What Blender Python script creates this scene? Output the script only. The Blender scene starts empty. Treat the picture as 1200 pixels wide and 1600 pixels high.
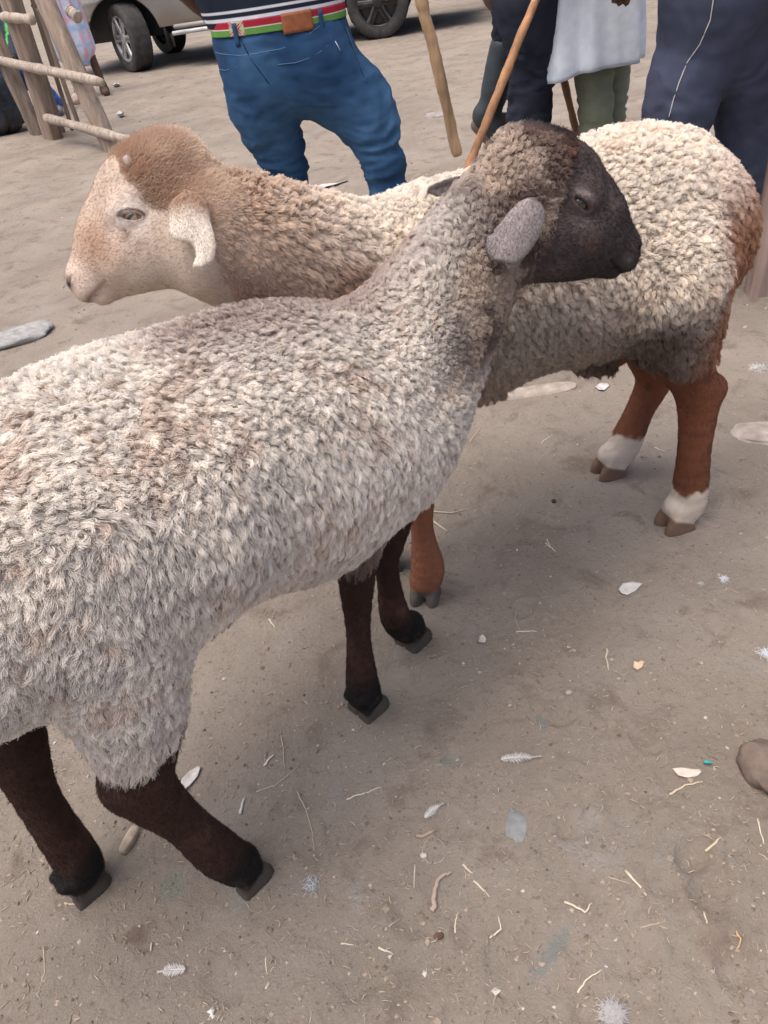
import bpy, bmesh, math, random, time
import numpy as np
from mathutils import Vector
from mathutils.kdtree import KDTree
T0 = time.time()
sc = bpy.context.scene
COL = sc.collection
# ------------------------------------------------------------------ camera
CAM_H = 1.2
PITCH = math.radians(37.5)
ROLL = math.radians(9.0)
FPX = 1205.0                                     # focal length in pixels of a 1200 x 1600 frame
FW = np.array([0, math.cos(PITCH), -math.sin(PITCH)])
_r0 = np.array([1.0, 0, 0]); _u0 = np.cross(_r0, FW)
RT = math.cos(ROLL)*_r0 - math.sin(ROLL)*_u0
UP = np.cross(RT, FW)
CP = np.array([0, 0, CAM_H])
cam = bpy.data.cameras.new('camera'); cam_o = bpy.data.objects.new('camera', cam); COL.objects.link(cam_o)
cam.sensor_fit = 'VERTICAL'; cam.sensor_height = 24.0; cam.lens = 24.0*FPX/1600.0
cam.clip_start = 0.02; cam.clip_end = 1500
from mathutils import Matrix
m = Matrix(((RT[0], UP[0], -FW[0], CP[0]), (RT[1], UP[1], -FW[1], CP[1]), (RT[2], UP[2], -FW[2], CP[2]), (0, 0, 0, 1)))
cam_o.matrix_world = m
sc.camera = cam_o
sc.render.resolution_x = 768; sc.render.resolution_y = 1024
# ------------------------------------------------------------------ light: bright overcast
SUN_EL, SUN_AZ = math.radians(74), math.radians(-115)     # veiled sun high behind the camera's left shoulder
w = bpy.data.worlds.new('World'); sc.world = w; w.use_nodes = True
nt = w.node_tree; bg = nt.nodes['Background']
sky = nt.nodes.new('ShaderNodeTexSky'); sky.sky_type = 'NISHITA'; sky.sun_disc = False
sky.sun_elevation = SUN_EL; sky.sun_rotation = SUN_AZ; sky.dust_density = 6.0; sky.air_density = 0.7; sky.ozone_density = 0.6
nt.links.new(sky.outputs[0], bg.inputs[0]); bg.inputs[1].default_value = 0.15
sl = bpy.data.lights.new('sun', 'SUN'); sl.energy = 1.6; sl.angle = math.radians(75); sl.color = (1.0, 0.95, 0.89)
so = bpy.data.objects.new('sun', sl); COL.objects.link(so)
sd = Vector((math.cos(SUN_EL)*math.sin(SUN_AZ), math.cos(SUN_EL)*math.cos(SUN_AZ), math.sin(SUN_EL)))
so.rotation_euler = (-sd).to_track_quat('-Z', 'Y').to_euler(); so.location = (0, 0, 20)
sc.view_settings.view_transform = 'Standard'; sc.view_settings.look = 'None'
sc.view_settings.exposure = 0.58; sc.view_settings.gamma = 1.0
sc.render.engine = 'CYCLES'; sc.cycles.use_denoising = True
sc.cycles.max_bounces = 9; sc.cycles.diffuse_bounces = 8; sc.cycles.transparent_max_bounces = 6
sc.cycles_curves.shape = 'RIBBONS'
# ------------------------------------------------------------------ pixel -> world helpers (design aid: sights along the photograph)
def ray(px, py): return FW + RT*(px-600)/FPX + UP*(800-py)/FPX
def at_depth(px, py, d): return CP + ray(px, py)*d
def at_y(px, py, Y): r = ray(px, py); return CP + r*(Y/r[1])
def on_ground(px, py, z=0.0): r = ray(px, py); return CP + r*((z-CAM_H)/r[2])
def on_plane(px, py, P, t):                       # vertical plane through P along direction t
    n = np.array([t[1], -t[0], 0.0]); r = ray(px, py); return CP + r*(((P-CP) @ n)/(r @ n))
def unit(v): v = np.asarray(v, float); return v/np.linalg.norm(v)
# ------------------------------------------------------------------ noise
def _hash(i, j, k, s):
    h = (i*73856093) ^ (j*19349663) ^ (k*83492791) ^ (s*2654435761 & 0x7fffffff)
    h = (h ^ (h >> 13))*1274126177 & 0x7fffffff
    h = h ^ (h >> 16)
    return (h & 0xffff)/65535.0
def vnoise(p, s=0):
    p = np.asarray(p); f = np.floor(p); q = p-f; f = f.astype(np.int64); q = q*q*(3-2*q)
    r = 0
    for a in (0, 1):
        wa = q[:, 0] if a else 1-q[:, 0]
        for b in (0, 1):
            wb = q[:, 1] if b else 1-q[:, 1]
            for c in (0, 1):
                wc = q[:, 2] if c else 1-q[:, 2]
                r = r + wa*wb*wc*_hash(f[:, 0]+a, f[:, 1]+b, f[:, 2]+c, s)
    return r*2-1
def fbm(p, o=4, s=0):
    r = 0; a = 1.0; t = 0
    for k in range(o): r = r + a*vnoise(p*(2.03**k)+k*7.3, s+k); t += a; a *= .5
    return r/t
def vvec(p, s=0): return np.stack([vnoise(p, s+11), vnoise(p, s+23), vnoise(p, s+37)], 1)
def sstep(a, b, x): t = np.clip((x-a)/(b-a), 0, 1); return t*t*(3-2*t)
def mixc(c1, c2, t): t = np.asarray(t)[:, None]; return c1*(1-t)+np.asarray(c2)*t
# ------------------------------------------------------------------ signed-distance modelling
class SDF:
    def __init__(s): s.ops = []
    def ell(s, c, r, k=.03, M=None, sub=False, noise=None):
        s.ops.append(('e', np.asarray(c, float), np.asarray(r, float), k, None if M is None else np.asarray(M, float), sub)); return s
    def cone(s, a, b, ra, rb, k=.03, sub=False):
        s.ops.append(('c', np.asarray(a, float), np.asarray(b, float), k, (ra, rb), sub)); return s
    def chain(s, pts, rs, k=.03):
        """one limb: a smooth curve through the joints with a smoothly varying radius"""
        A = np.column_stack([np.array([np.asarray(p, float) for p in pts]), rs]); n = len(A)
        E = np.vstack([2*A[0]-A[1], A, 2*A[-1]-A[-2]]); out = []
        for i in range(n-1):
            p0, p1, p2, p3 = E[i:i+4]
            for t in (0, .25, .5, .75): out.append(.5*(2*p1+(p2-p0)*t+(2*p0-5*p1+4*p2-p3)*t*t+(3*p1-p0-3*p2+p3)*t**3))
        out.append(A[-1]); out = np.array(out)
        blo = out[:, :3].min(0)-out[:, 3].max()-.07; bhi = out[:, :3].max(0)+out[:, 3].max()+.07
        def f(P):
            far = np.linalg.norm(np.maximum(np.maximum(blo-P, P-bhi), 0), axis=1); near = far <= 0
            r_ = far+.07; r_[near] = g_(P[near]) if near.any() else 0
            return r_
        def g_(P):
            d = np.full(len(P), 9.0)
            for a, b in zip(out[:-1], out[1:]):
                ba = b[:3]-a[:3]; t = np.clip(((P-a[:3]) @ ba)/(ba @ ba), 0, 1)
                e = np.linalg.norm(P-(a[:3]+t[:, None]*ba), axis=1)-(a[3]+(b[3]-a[3])*t); h = np.maximum(.004-np.abs(d-e), 0)/.004; d = np.minimum(d, e)-h*h*.001
            return d
        return s.fn(f, k)
    def fn(s, f, k=.0, sub=False): s.ops.append(('f', f, None, k, None, sub)); return s
    def __call__(s, P):
        d = np.full(len(P), 9.0)
        for ty, A, B, k, X, sub in s.ops:
            if ty == 'e':
                q = P-A
                if X is not None: q = q @ X.T          # rows of X are the ellipsoid axes
                k0 = np.sqrt(((q/B)**2).sum(1)); k1 = np.sqrt(((q/(B*B))**2).sum(1))+1e-9
                e = k0*(k0-1)/k1
            elif ty == 'c':
                ba = B-A; t = np.clip(((P-A) @ ba)/(ba @ ba), 0, 1)
                e = np.linalg.norm(P-(A+t[:, None]*ba), axis=1)-(X[0]+(X[1]-X[0])*t)
            else: e = A(P)
            if sub:
                e = -e
                if k > 0: h = np.maximum(k-np.abs(d-e), 0)/k; d = np.maximum(d, e)+h*h*k*.25
                else: d = np.maximum(d, e)
            else:
                if k > 0: h = np.maximum(k-np.abs(d-e), 0)/k; d = np.minimum(d, e)-h*h*k*.25
                else: d = np.minimum(d, e)
        return d
def grad(f, P, e=.0008):
    g = np.stack([f(P+np.eye(3)[i]*e)-f(P-np.eye(3)[i]*e) for i in range(3)], 1)
    return g/(np.linalg.norm(g, axis=1, keepdims=True)+1e-12)
def surface(f, lo, hi, h):
    """narrow-band surface nets: returns vertices and quads"""
    lo = np.asarray(lo, float); hi = np.asarray(hi, float)
    nb = np.ceil((hi-lo)/(4*h)).astype(int)+1
    ax = [lo[i]+(np.arange(nb[i])+.5)*4*h-.5*h for i in range(3)]
    G = np.stack(np.meshgrid(*ax, indexing='ij'), -1).reshape(-1, 3)
    dc = f(G).reshape(nb)
    D = np.repeat(np.repeat(np.repeat(dc, 4, 0), 4, 1), 4, 2).astype(np.float32)
    bi = np.argwhere(np.abs(dc) < 4*h*1.25)
    off = np.stack(np.meshgrid(*[np.arange(4)]*3, indexing='ij'), -1).reshape(-1, 3)
    for s in range(0, len(bi), 8000):
        I = (bi[s:s+8000, None, :]*4+off[None]).reshape(-1, 3)
        D[I[:, 0], I[:, 1], I[:, 2]] = f(lo+I*h)
    S = D < 0
    c = np.zeros(tuple(np.array(S.shape)-1), np.int8)
    for a in (0, 1):
        for b in (0, 1):
            for d in (0, 1): c += S[a:S.shape[0]-1+a, b:S.shape[1]-1+b, d:S.shape[2]-1+d]
    act = (c > 0) & (c < 8)
    cells = np.argwhere(act); idx = np.full(act.shape, -1, np.int64); idx[act] = np.arange(len(cells))
    acc = np.zeros((len(cells), 3)); n = np.zeros(len(cells))
    for axis in range(3):
        o1, o2 = [i for i in range(3) if i != axis]
        for p in (0, 1):
            for q in (0, 1):
                A = cells.copy(); A[:, o1] += p; A[:, o2] += q; B = A.copy(); B[:, axis] += 1
                da = D[A[:, 0], A[:, 1], A[:, 2]]; db = D[B[:, 0], B[:, 1], B[:, 2]]
                mk = (da < 0) != (db < 0)
                t = np.where(mk, da/(da-db+1e-12), 0)
                pt = A+0.0; pt[:, axis] += t
                acc[mk] += pt[mk]; n[mk] += 1
    V = lo+h*acc/np.maximum(n, 1)[:, None]
    Q = []
    for axis in range(3):
        o1, o2 = [(1, 2), (2, 0), (0, 1)][axis]
        sl = [slice(1, -1)]*3; sl[axis] = slice(0, -1)
        e0 = S[tuple(sl)]; sl2 = list(sl); sl2[axis] = slice(1, None); e1 = S[tuple(sl2)]
        for sgn in (0, 1):
            E = np.argwhere((e0 & ~e1) if sgn == 0 else (~e0 & e1))
            off1 = np.array([1, 1, 1]); off1[axis] = 0; E = E+off1
            def g(a, b):
                X = E.copy(); X[:, o1] -= a; X[:, o2] -= b; return idx[X[:, 0], X[:, 1], X[:, 2]]
            q = np.stack([g(1, 1), g(0, 1), g(0, 0), g(1, 0)], 1)
            Q.append(q if sgn == 0 else q[:, ::-1])
    Q = np.concatenate(Q); Q = Q[(Q >= 0).all(1)]
    for _ in range(2): V = V-grad(f, V)*f(V)[:, None]
    return V, Q
def mesh_obj(name, V, F, mat=None, parent=None, smooth=True, col=None):
    me = bpy.data.meshes.new(name)
    V = np.asarray(V, np.float32)
    if isinstance(F, np.ndarray):
        me.vertices.add(len(V)); me.vertices.foreach_set('co', V.ravel())
        n = F.shape[1]; me.loops.add(F.size); me.polygons.add(len(F))
        me.loops.foreach_set('vertex_index', F.ravel().astype(np.int32))
        me.polygons.foreach_set('loop_start', np.arange(0, F.size, n, dtype=np.int32))
        me.update(calc_edges=True)
    else:
        me.from_pydata(V.tolist(), [], [list(map(int, f)) for f in F])
    me.validate()
    if smooth: me.polygons.foreach_set('use_smooth', np.ones(len(me.polygons), bool))
    if col is not None: set_col(me, col)
    if mat: me.materials.append(mat)
    o = bpy.data.objects.new(name, me); COL.objects.link(o)
    if parent: o.parent = parent
    return o
def set_col(me, col):
    a = me.attributes.get('Col') or me.attributes.new('Col', 'FLOAT_COLOR', 'POINT')
    c = np.ones((len(me.vertices), 4), np.float32); c[:, :3] = np.clip(col, 0, 1); a.data.foreach_set('color', c.ravel())
def get_co(me):
    v = np.empty(len(me.vertices)*3, np.float32); me.vertices.foreach_get('co', v); return v.reshape(-1, 3).astype(float)
def refine(o, f, inside, cuts=1):
    """subdivide the faces whose centre is inside(P), then settle the vertices back on the surface"""
    me = o.data; bm = bmesh.new(); bm.from_mesh(me)
    C = np.array([fc.calc_center_median()[:] for fc in bm.faces]); sel = inside(C)
    bm.faces.ensure_lookup_table()
    ed = set()
    for i in np.nonzero(sel)[0]: ed.update(bm.faces[i].edges)
    bmesh.ops.subdivide_edges(bm, edges=list(ed), cuts=cuts, use_grid_fill=True)
    bm.to_mesh(me); bm.free()
    V = get_co(me); mk = inside(V)
    P = V[mk]
    for _ in range(3): P = P-grad(f, P, .0004)*np.clip(f(P), -.003, .003)[:, None]
    V[mk] = P; me.vertices.foreach_set('co', V.astype(np.float32).ravel()); me.update()
    me.polygons.foreach_set('use_smooth', np.ones(len(me.polygons), bool))
def tag(o, label=None, cat=None, group=None, kind=None):
    if label: o['label'] = label
    if cat: o['category'] = cat
    if group: o['group'] = group
    if kind: o['kind'] = kind
    return o
def empty(name, loc, label=None, cat=None, group=None):
    o = bpy.data.objects.new(name, None); COL.objects.link(o); o.location = [float(x) for x in loc]
    o.empty_display_size = .1; bpy.context.view_layer.update()
    return tag(o, label, cat, group)
def under(child, parent):                          # parent while keeping world-space coordinates
    child.parent = parent; child.matrix_parent_inverse = Matrix.Translation(parent.location).inverted(); return child
# ------------------------------------------------------------------ materials
def mat(name, base=None, rough=.8, attr=True, nscale=0, namt=0, bump=0, bscale=60, spec=.3, metallic=0, sheen=0, bdist=.002, detail=4, stretch=None, coat=0):
    M = bpy.data.materials.new(name); M.use_nodes = True; n = M.node_tree.nodes; L = M.node_tree.links
    b = n['Principled BSDF']; b.inputs['Roughness'].default_value = rough; b.inputs['Metallic'].default_value = metallic
    b.inputs['Specular IOR Level'].default_value = spec; b.inputs['Sheen Weight'].default_value = sheen
    b.inputs['Coat Weight'].default_value = coat
    tc = n.new('ShaderNodeTexCoord'); src = tc.outputs['Object']
    if stretch:
        mp = n.new('ShaderNodeMapping'); mp.inputs['Scale'].default_value = stretch; L.new(src, mp.inputs[0]); src = mp.outputs[0]
    if attr:
        a = n.new('ShaderNodeAttribute'); a.attribute_name = 'Col'; c = a.outputs['Color']
    else:
        r = n.new('ShaderNodeRGB'); r.outputs[0].default_value = (*base, 1); c = r.outputs[0]
    if namt:
        t = n.new('ShaderNodeTexNoise'); t.inputs['Scale'].default_value = nscale; t.inputs['Detail'].default_value = 6; L.new(src, t.inputs[0])
        mr = n.new('ShaderNodeMapRange'); mr.inputs[1].default_value = .25; mr.inputs[2].default_value = .75
        mr.inputs[3].default_value = 1-namt; mr.inputs[4].default_value = 1+namt; L.new(t.outputs[0], mr.inputs[0])
        v = n.new('ShaderNodeVectorMath'); v.operation = 'SCALE'; L.new(c, v.inputs[0]); L.new(mr.outputs[0], v.inputs['Scale']); c = v.outputs[0]
    L.new(c, b.inputs['Base Color'])
    if bump:
        t = n.new('ShaderNodeTexNoise'); t.inputs['Scale'].default_value = bscale; t.inputs['Detail'].default_value = detail; L.new(src, t.inputs[0])
        bp = n.new('ShaderNodeBump'); bp.inputs['Strength'].default_value = bump; bp.inputs['Distance'].default_value = bdist
        L.new(t.outputs[0], bp.inputs['Height']); L.new(bp.outputs[0], b.inputs['Normal'])
    return M
def hair_mat(name, rough=.9, spec=.15):
    M = bpy.data.materials.new(name); M.use_nodes = True; n = M.node_tree.nodes; L = M.node_tree.links
    b = n['Principled BSDF']; b.inputs['Roughness'].default_value = rough; b.inputs['Specular IOR Level'].default_value = spec
    a = n.new('ShaderNodeAttribute'); a.attribute_name = 'Col'; L.new(a.outputs['Color'], b.inputs['Base Color'])
    tr = n.new('ShaderNodeBsdfTranslucent'); L.new(a.outputs['Color'], tr.inputs[0])
    mx = n.new('ShaderNodeMixShader'); mx.inputs[0].default_value = .4
    L.new(b.outputs[0], mx.inputs[1]); L.new(tr.outputs[0], mx.inputs[2]); L.new(mx.outputs[0], n['Material Output'].inputs[0])
    return M
# ------------------------------------------------------------------ strands
def strands(name, P, rad, col, material, parent):
    """P (N,K,3) strand points in world space, rad (N,K), col (N,3)"""
    N, K = P.shape[:2]
    hc = bpy.data.hair_curves.new(name); hc.add_curves([K]*N)
    off = np.zeros(3); q_ = parent
    while q_ is not None: off = off+np.array(q_.location); q_ = q_.parent
    hc.points.foreach_set('position', (P-off).astype(np.float32).ravel())
    ra = hc.attributes.get('radius') or hc.attributes.new('radius', 'FLOAT', 'POINT')
    ra.data.foreach_set('value', rad.astype(np.float32).ravel())
    ca = hc.attributes.new('Col', 'FLOAT_COLOR', 'CURVE')
    c = np.ones((N, 4), np.float32); c[:, :3] = np.clip(col, 0, 1); ca.data.foreach_set('color', c.ravel())
    hc.materials.append(material)
    o = bpy.data.objects.new(name, hc); COL.objects.link(o); o.parent = parent
    return o
def tri_data(me):
    me.calc_loop_triangles(); n = len(me.loop_triangles); t = np.empty(n*3, np.int32); me.loop_triangles.foreach_get('vertices', t)
    return t.reshape(-1, 3)
def sample(V, T, n, rng, wt=None):
    A, B, C = V[T[:, 0]], V[T[:, 1]], V[T[:, 2]]
    ar = np.linalg.norm(np.cross(B-A, C-A), axis=1)*.5
    if wt is not None: ar = ar*wt
    cs = np.cumsum(ar); k = np.searchsorted(cs, rng.random(n)*cs[-1]); k = np.minimum(k, len(T)-1)
    a = rng.random(n); b = rng.random(n); fl = a+b > 1; a[fl] = 1-a[fl]; b[fl] = 1-b[fl]
    return A[k]+(B[k]-A[k])*a[:, None]+(C[k]-A[k])*b[:, None], k, cs[-1]
def wloc(p):
    r = np.zeros(3)
    while p is not None: r = r+np.array(p.location); p = p.parent
    return r
def mo(name, V, F, mat=None, parent=None, **k):
    """mesh given in world coordinates, stored relative to its parent"""
    return mesh_obj(name, np.asarray(V, float)-wloc(parent), F, mat, parent, **k)
M_skin = mat('short_coat', rough=.85, nscale=55, namt=.06, bump=.5, bscale=420, bdist=.001, spec=.2)
M_under = mat('under_wool', rough=.95, nscale=90, namt=.25, bump=1, bscale=200, bdist=.003, spec=.1)
M_wool = hair_mat('wool'); M_fur = hair_mat('fur', .45, .45)
M_ear = mat('ear_skin', rough=.8, nscale=70, namt=.1, bump=.3, bscale=300, bdist=.001, spec=.25)
M_eye = mat('eye_gloss', rough=.06, spec=.6, coat=1)
M_horn = mat('horn', rough=.5, nscale=120, namt=.15, bump=.3, bscale=150, spec=.4)

class Frame:
    eye = (.0695, .050, .0215); tilt = 8
    def __init__(s, o, F, L, T): s.o, s.F, s.L, s.T = [np.asarray(a, float) for a in (o, F, L, T)]
    def w(s, f, l=0, t=0): return s.o+s.F*f+s.L*l+s.T*t
    def loc(s, P): q = P-s.o; return np.stack([q @ s.F, q @ s.L, q @ s.T], -1)
    @property
    def M(s): return np.stack([s.F, s.L, s.T])
def rotm(axis, a):
    axis = unit(axis); K = np.array([[0, -axis[2], axis[1]], [axis[2], 0, -axis[0]], [-axis[1], axis[0], 0]])
    return np.eye(3)+math.sin(a)*K+(1-math.cos(a))*K@K
def head_frame(px, py, d, right, ang, yaw, tip):
    """right: the nose points to picture right; ang: how far the nose drops; yaw: away from the camera; tip: top leans to the camera"""
    s = 1 if right else -1
    F = RT*s; T = UP.copy()
    L = np.cross(T, F)
    R = rotm(L, math.radians(ang)); F, T = R@F, R@T            # nose down
    if F @ UP > 0 and ang > 0: pass
    R = rotm(T, math.radians(yaw)*(1 if right else -1)); F = R@F
    R = rotm(F, math.radians(tip)*(1 if right else -1)); T = R@T
    L = np.cross(T, F)
    if (F @ FW) < 0 and yaw > 0: print('yaw sign?')
    if (T @ FW) > 0 and tip > 0: print('tip sign?')
    return Frame(at_depth(px, py, d), F, L, T)
def head_sdf(S, h, sc=1.0, closed=0.0, k=.02, wid=1.0):
    W = h.w; M = h.M; EYE = h.eye
    def e(c, r, k=k, sub=False, M2=None): S.ell(W(c[0]*sc, c[1]*sc*wid, c[2]*sc), np.array(r)*sc, k*sc, M if M2 is None else M2, sub)
    def c(a, b, ra, rb, k=k, sub=False): S.cone(W(*(np.array(a)*sc)), W(*(np.array(b)*sc)), ra*sc, rb*sc, k*sc, sub)
    e((.005, 0, .040), (.066, .056, .056), k=.03)
    e((.045, 0, .056), (.056, .048, .0465))
    c((.07, 0, .043), (.121, 0, .0365), .041, .0345)
    c((.121, 0, .0365), (.172, 0, .019), .0345, .0245, k=.014)
    e((.098, 0, .050), (.032, .028, .0345), k=.012)
    for s in (-1, 1):
        e((.075, s*.022, -.012), (.070, .033, .050))
        e((.130, s*.017, .004), (.050, .021, .032))
        e((EYE[0]-.002, s*(EYE[1]-.018), EYE[2]+.016), (.034, .026, .020), k=.015)     # brow
        c((EYE[0]+.02, s*(EYE[1]-.010), EYE[2]-.022), (.135, s*.026, -.010), .010, .007, k=.018)    # cheek ridge
    c((.06, 0, -.045), (.150, 0, -.020), .038, .018)
    e((.180, 0, .009), (.025, .027, .024), k=.014)                                # nose pad
    for s in (-1, 1): e((.181, s*.010, -.002), (.021, .017, .0135), k=.010)         # upper lip halves
    e((.164, 0, -.021), (.026, .019, .0125), k=.007)                              # chin
    for s in (-1, 1):
        c((.204, s*.006, -.0125), (.184, s*.024, -.015), .0013, .0013, k=.002, sub=True)     # mouth
        c((.184, s*.024, -.015), (.156, s*.034, -.019), .0013, .0010, k=.002, sub=True)
        c((.206, s*.010, .014), (.198, s*.020, .023), .0050, .0052, k=.003, sub=True)       # nostril, comma-shaped
        c((.198, s*.020, .023), (.187, s*.027, .021), .0048, .0022, k=.003, sub=True)
        c((EYE[0]+.017, s*(EYE[1]-.002), EYE[2]-.006), (EYE[0]+.036, s*(EYE[1]-.010), EYE[2]-.024), .0022, .0010, k=.010, sub=True)   # tear groove
        e((EYE[0], s*(EYE[1]-.006), EYE[2]), (.021, .014, .015), k=.008)
        hgt = .0066*(1-closed)+.0020*closed
        rz = rotm(h.L, math.radians(h.tilt))
        e((EYE[0], s*(EYE[1]+.008), EYE[2]-.001-.002*closed), (.0150, .016, hgt), k=.002, sub=True, M2=(rz@M.T).T)
        tl = math.tan(math.radians(h.tilt))
        c((EYE[0]-.017, s*(EYE[1]-.003), EYE[2]+.004+.017*tl), (EYE[0]+.0, s*(EYE[1]+.0038), EYE[2]+.0088), .0032, .0040, k=.005)    # heavy upper lid
        c((EYE[0]+.0, s*(EYE[1]+.0038), EYE[2]+.0088), (EYE[0]+.017, s*(EYE[1]-.003), EYE[2]+.003-.017*tl), .0040, .0030, k=.005)
    c((.208, 0, .010), (.200, 0, -.010), .0015, .0012, k=.003, sub=True)           # split of the upper lip
    return S
def ear_mesh(name, h, root, out, edge, outline, col, parent, bend=0, cup=.012, thick=.0022, side=-1):
    """flat leaf of an ear: outline in (across, down) metres, spanned by vectors edge and out from root"""
    n = 26; O = np.array(outline, float)
    ys = np.linspace(O[:, 1].min()+1e-4, O[:, 1].max()-1e-4, n); rows = []
    nrm = unit(np.cross(edge, out))
    for y in ys:
        xs = []
        for i in range(len(O)):
            a, b = O[i], O[(i+1) % len(O)]
            if (a[1] <= y) != (b[1] <= y): xs.append(a[0]+(b[0]-a[0])*(y-a[1])/(b[1]-a[1]))
        rows.append((min(xs), max(xs)))
    rows = np.array(rows)
    m = 15; V = []; uvt = []
    for i, y in enumerate(ys):
        for j in range(m):
            t = j/(m-1); x = rows[i, 0]+(rows[i, 1]-rows[i, 0])*t
            yy = (y-ys[0])/(ys[-1]-ys[0])
            off = cup*((2*t-1)**2-.3)*(1-.5*yy)+bend*yy*yy
            V.append(root+edge*x+out*y+nrm*off); uvt.append((t, yy))
    V = np.array(V); uvt = np.array(uvt); N = len(V)
    edgef = np.minimum(1, np.minimum(uvt[:, 0], 1-uvt[:, 0])*8)*.8+.2
    V2 = np.concatenate([V+nrm*thick*edgef[:, None], V-nrm*thick*edgef[:, None]])
    F = []
    for i in range(n-1):
        for j in range(m-1):
            a = i*m+j; q = [a, a+1, a+m+1, a+m]; F.append(q); F.append([x+N for x in q[::-1]])
    bd = [j for j in range(m)]+[i*m+m-1 for i in range(1, n)]+[(n-1)*m+j for j in range(m-2, -1, -1)]+[i*m for i in range(n-2, 0, -1)]
    for a, b in zip(bd, bd[1:]+bd[:1]): F.append([a, a+N, b+N, b])
    C = np.array([col(u, v) for u, v in uvt]); C = np.concatenate([C, C])
    o = mo(name, V2, F, M_ear, parent, col=C)
    rng = np.random.default_rng(len(outline)); nh = 4200; T = np.array([[f[0], f[1], f[2]] for f in F]+[[f[0], f[2], f[3]] for f in F])
    P, kk, _ = sample(V2, T, nh, rng); nn = np.cross(V2[T[kk, 1]]-V2[T[kk, 0]], V2[T[kk, 2]]-V2[T[kk, 0]]); nn /= np.linalg.norm(nn, axis=1, keepdims=True)+1e-9
    fl = out*.9+rng.normal(size=P.shape)*.28; L_ = .0026*rng.uniform(.5, 1.2, nh)[:, None]
    Q = np.stack([P+nn*.0003, P+fl*L_*.5+nn*.0006, P+fl*L_+nn*.0008], 1); cc = C[T[kk, 0]]*rng.uniform(.8, 1.2, nh)[:, None]
    strands('ear_hair', Q, np.tile([.0002, .00016, .00008], (nh, 1)), cc, M_fur, o)
    return o, V2, C
def eyeball(h, side, sc, parent, iris, r=.0125, inset=.0075, wid=1.0):
    EYE = h.eye; c = h.w(EYE[0]*sc, side*(EYE[1]*wid-inset)*sc, (EYE[2]-.001)*sc); bm = bmesh.new()
    bmesh.ops.create_uvsphere(bm, u_segments=48, v_segments=32, radius=r*sc)
    V = np.array([v.co[:] for v in bm.verts]); F = [[v.index for v in f.verts] for f in bm.faces]; bm.free()
    q = V/(r*sc); g = unit(h.L*side+h.F*.25)                      # gaze
    f2 = unit(h.F-g*(h.F@g)); t2 = np.cross(g, f2)
    a = q@g; x = q@f2; y = q@t2
    rr = np.sqrt(x*x+y*y)
    C = np.tile(np.array([.25, .17, .12]), (len(V), 1))
    C[(a > 0) & (rr < .78)] = iris
    C[(a > 0) & (rr < .78) & (rr > .66)] = np.array(iris)*.35
    C[(a > 0) & (np.abs(y) < .17) & (np.abs(x) < .48)] = (.004, .004, .005)
    return mo('eye', V+c, F, M_eye, parent, col=C)
def hoof_sdf(S, g, dirv, sc=1.0, up=None):
    """two claws standing on the ground at g, toes towards dirv"""
    d = unit([dirv[0], dirv[1], 0]); l = np.array([-d[1], d[0], 0]); z = np.array([0, 0, 1.])
    def claw(P):
        q = P-g; x = q@d/sc; y = q@l/sc; h_ = q@z/sc
        ay = np.abs(y)-.0165-.08*np.clip(x, 0, 1)
        r_ = .0152*np.clip(1-(np.clip(x-.004, 0, 1)/.033)**2, 0.04, 1)**.5           # outline narrows to the toe
        side = np.abs(ay)-r_+.12*np.clip(h_, 0, 1)
        top = (h_-.062+1.25*np.clip(x+.002, 0, 1)+.3*np.clip(-x, 0, 1))*.60
        back = -x-.028+.25*np.clip(h_, 0, 1)
        q_ = .0028; e = q_*np.log(sum(np.exp(np.clip(v_/q_, -30, 30)) for v_ in (side, top, back, x-.037)))-.001; e = np.maximum(e, -h_-.002)
        return e*sc*.8
    S.fn(claw, .004)
    for s in (-1, 1): S.ell(g-d*.027*sc+z*.052*sc+l*.013*s*sc, np.array([.010, .008, .011])*sc, .010)
    S.ell(g+z*.050*sc-d*.002, np.array([.030, .0285, .026])*sc, .010, np.stack([d, l, z]))
    HOOF_DIR.append((np.asarray(g, float), d, sc))
HOOF_DIR = []
def hoofmask(P, n1=0):
    m_ = np.zeros(len(P))
    for g, d, sc in HOOF_DIR:
        q = P-g; x = q@d/sc; r = np.hypot(q[:, 0], q[:, 1])
        m_ = np.maximum(m_, (r < .09)*sstep(.004, -.004, q[:, 2]/sc-.027-.42*np.clip(x, -.05, .03)-.004*n1))
    return m_
def make_sheep(o_loc, label, build, name='sheep'):
    th = empty(name, o_loc, label, 'sheep', None)
    return th
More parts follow.
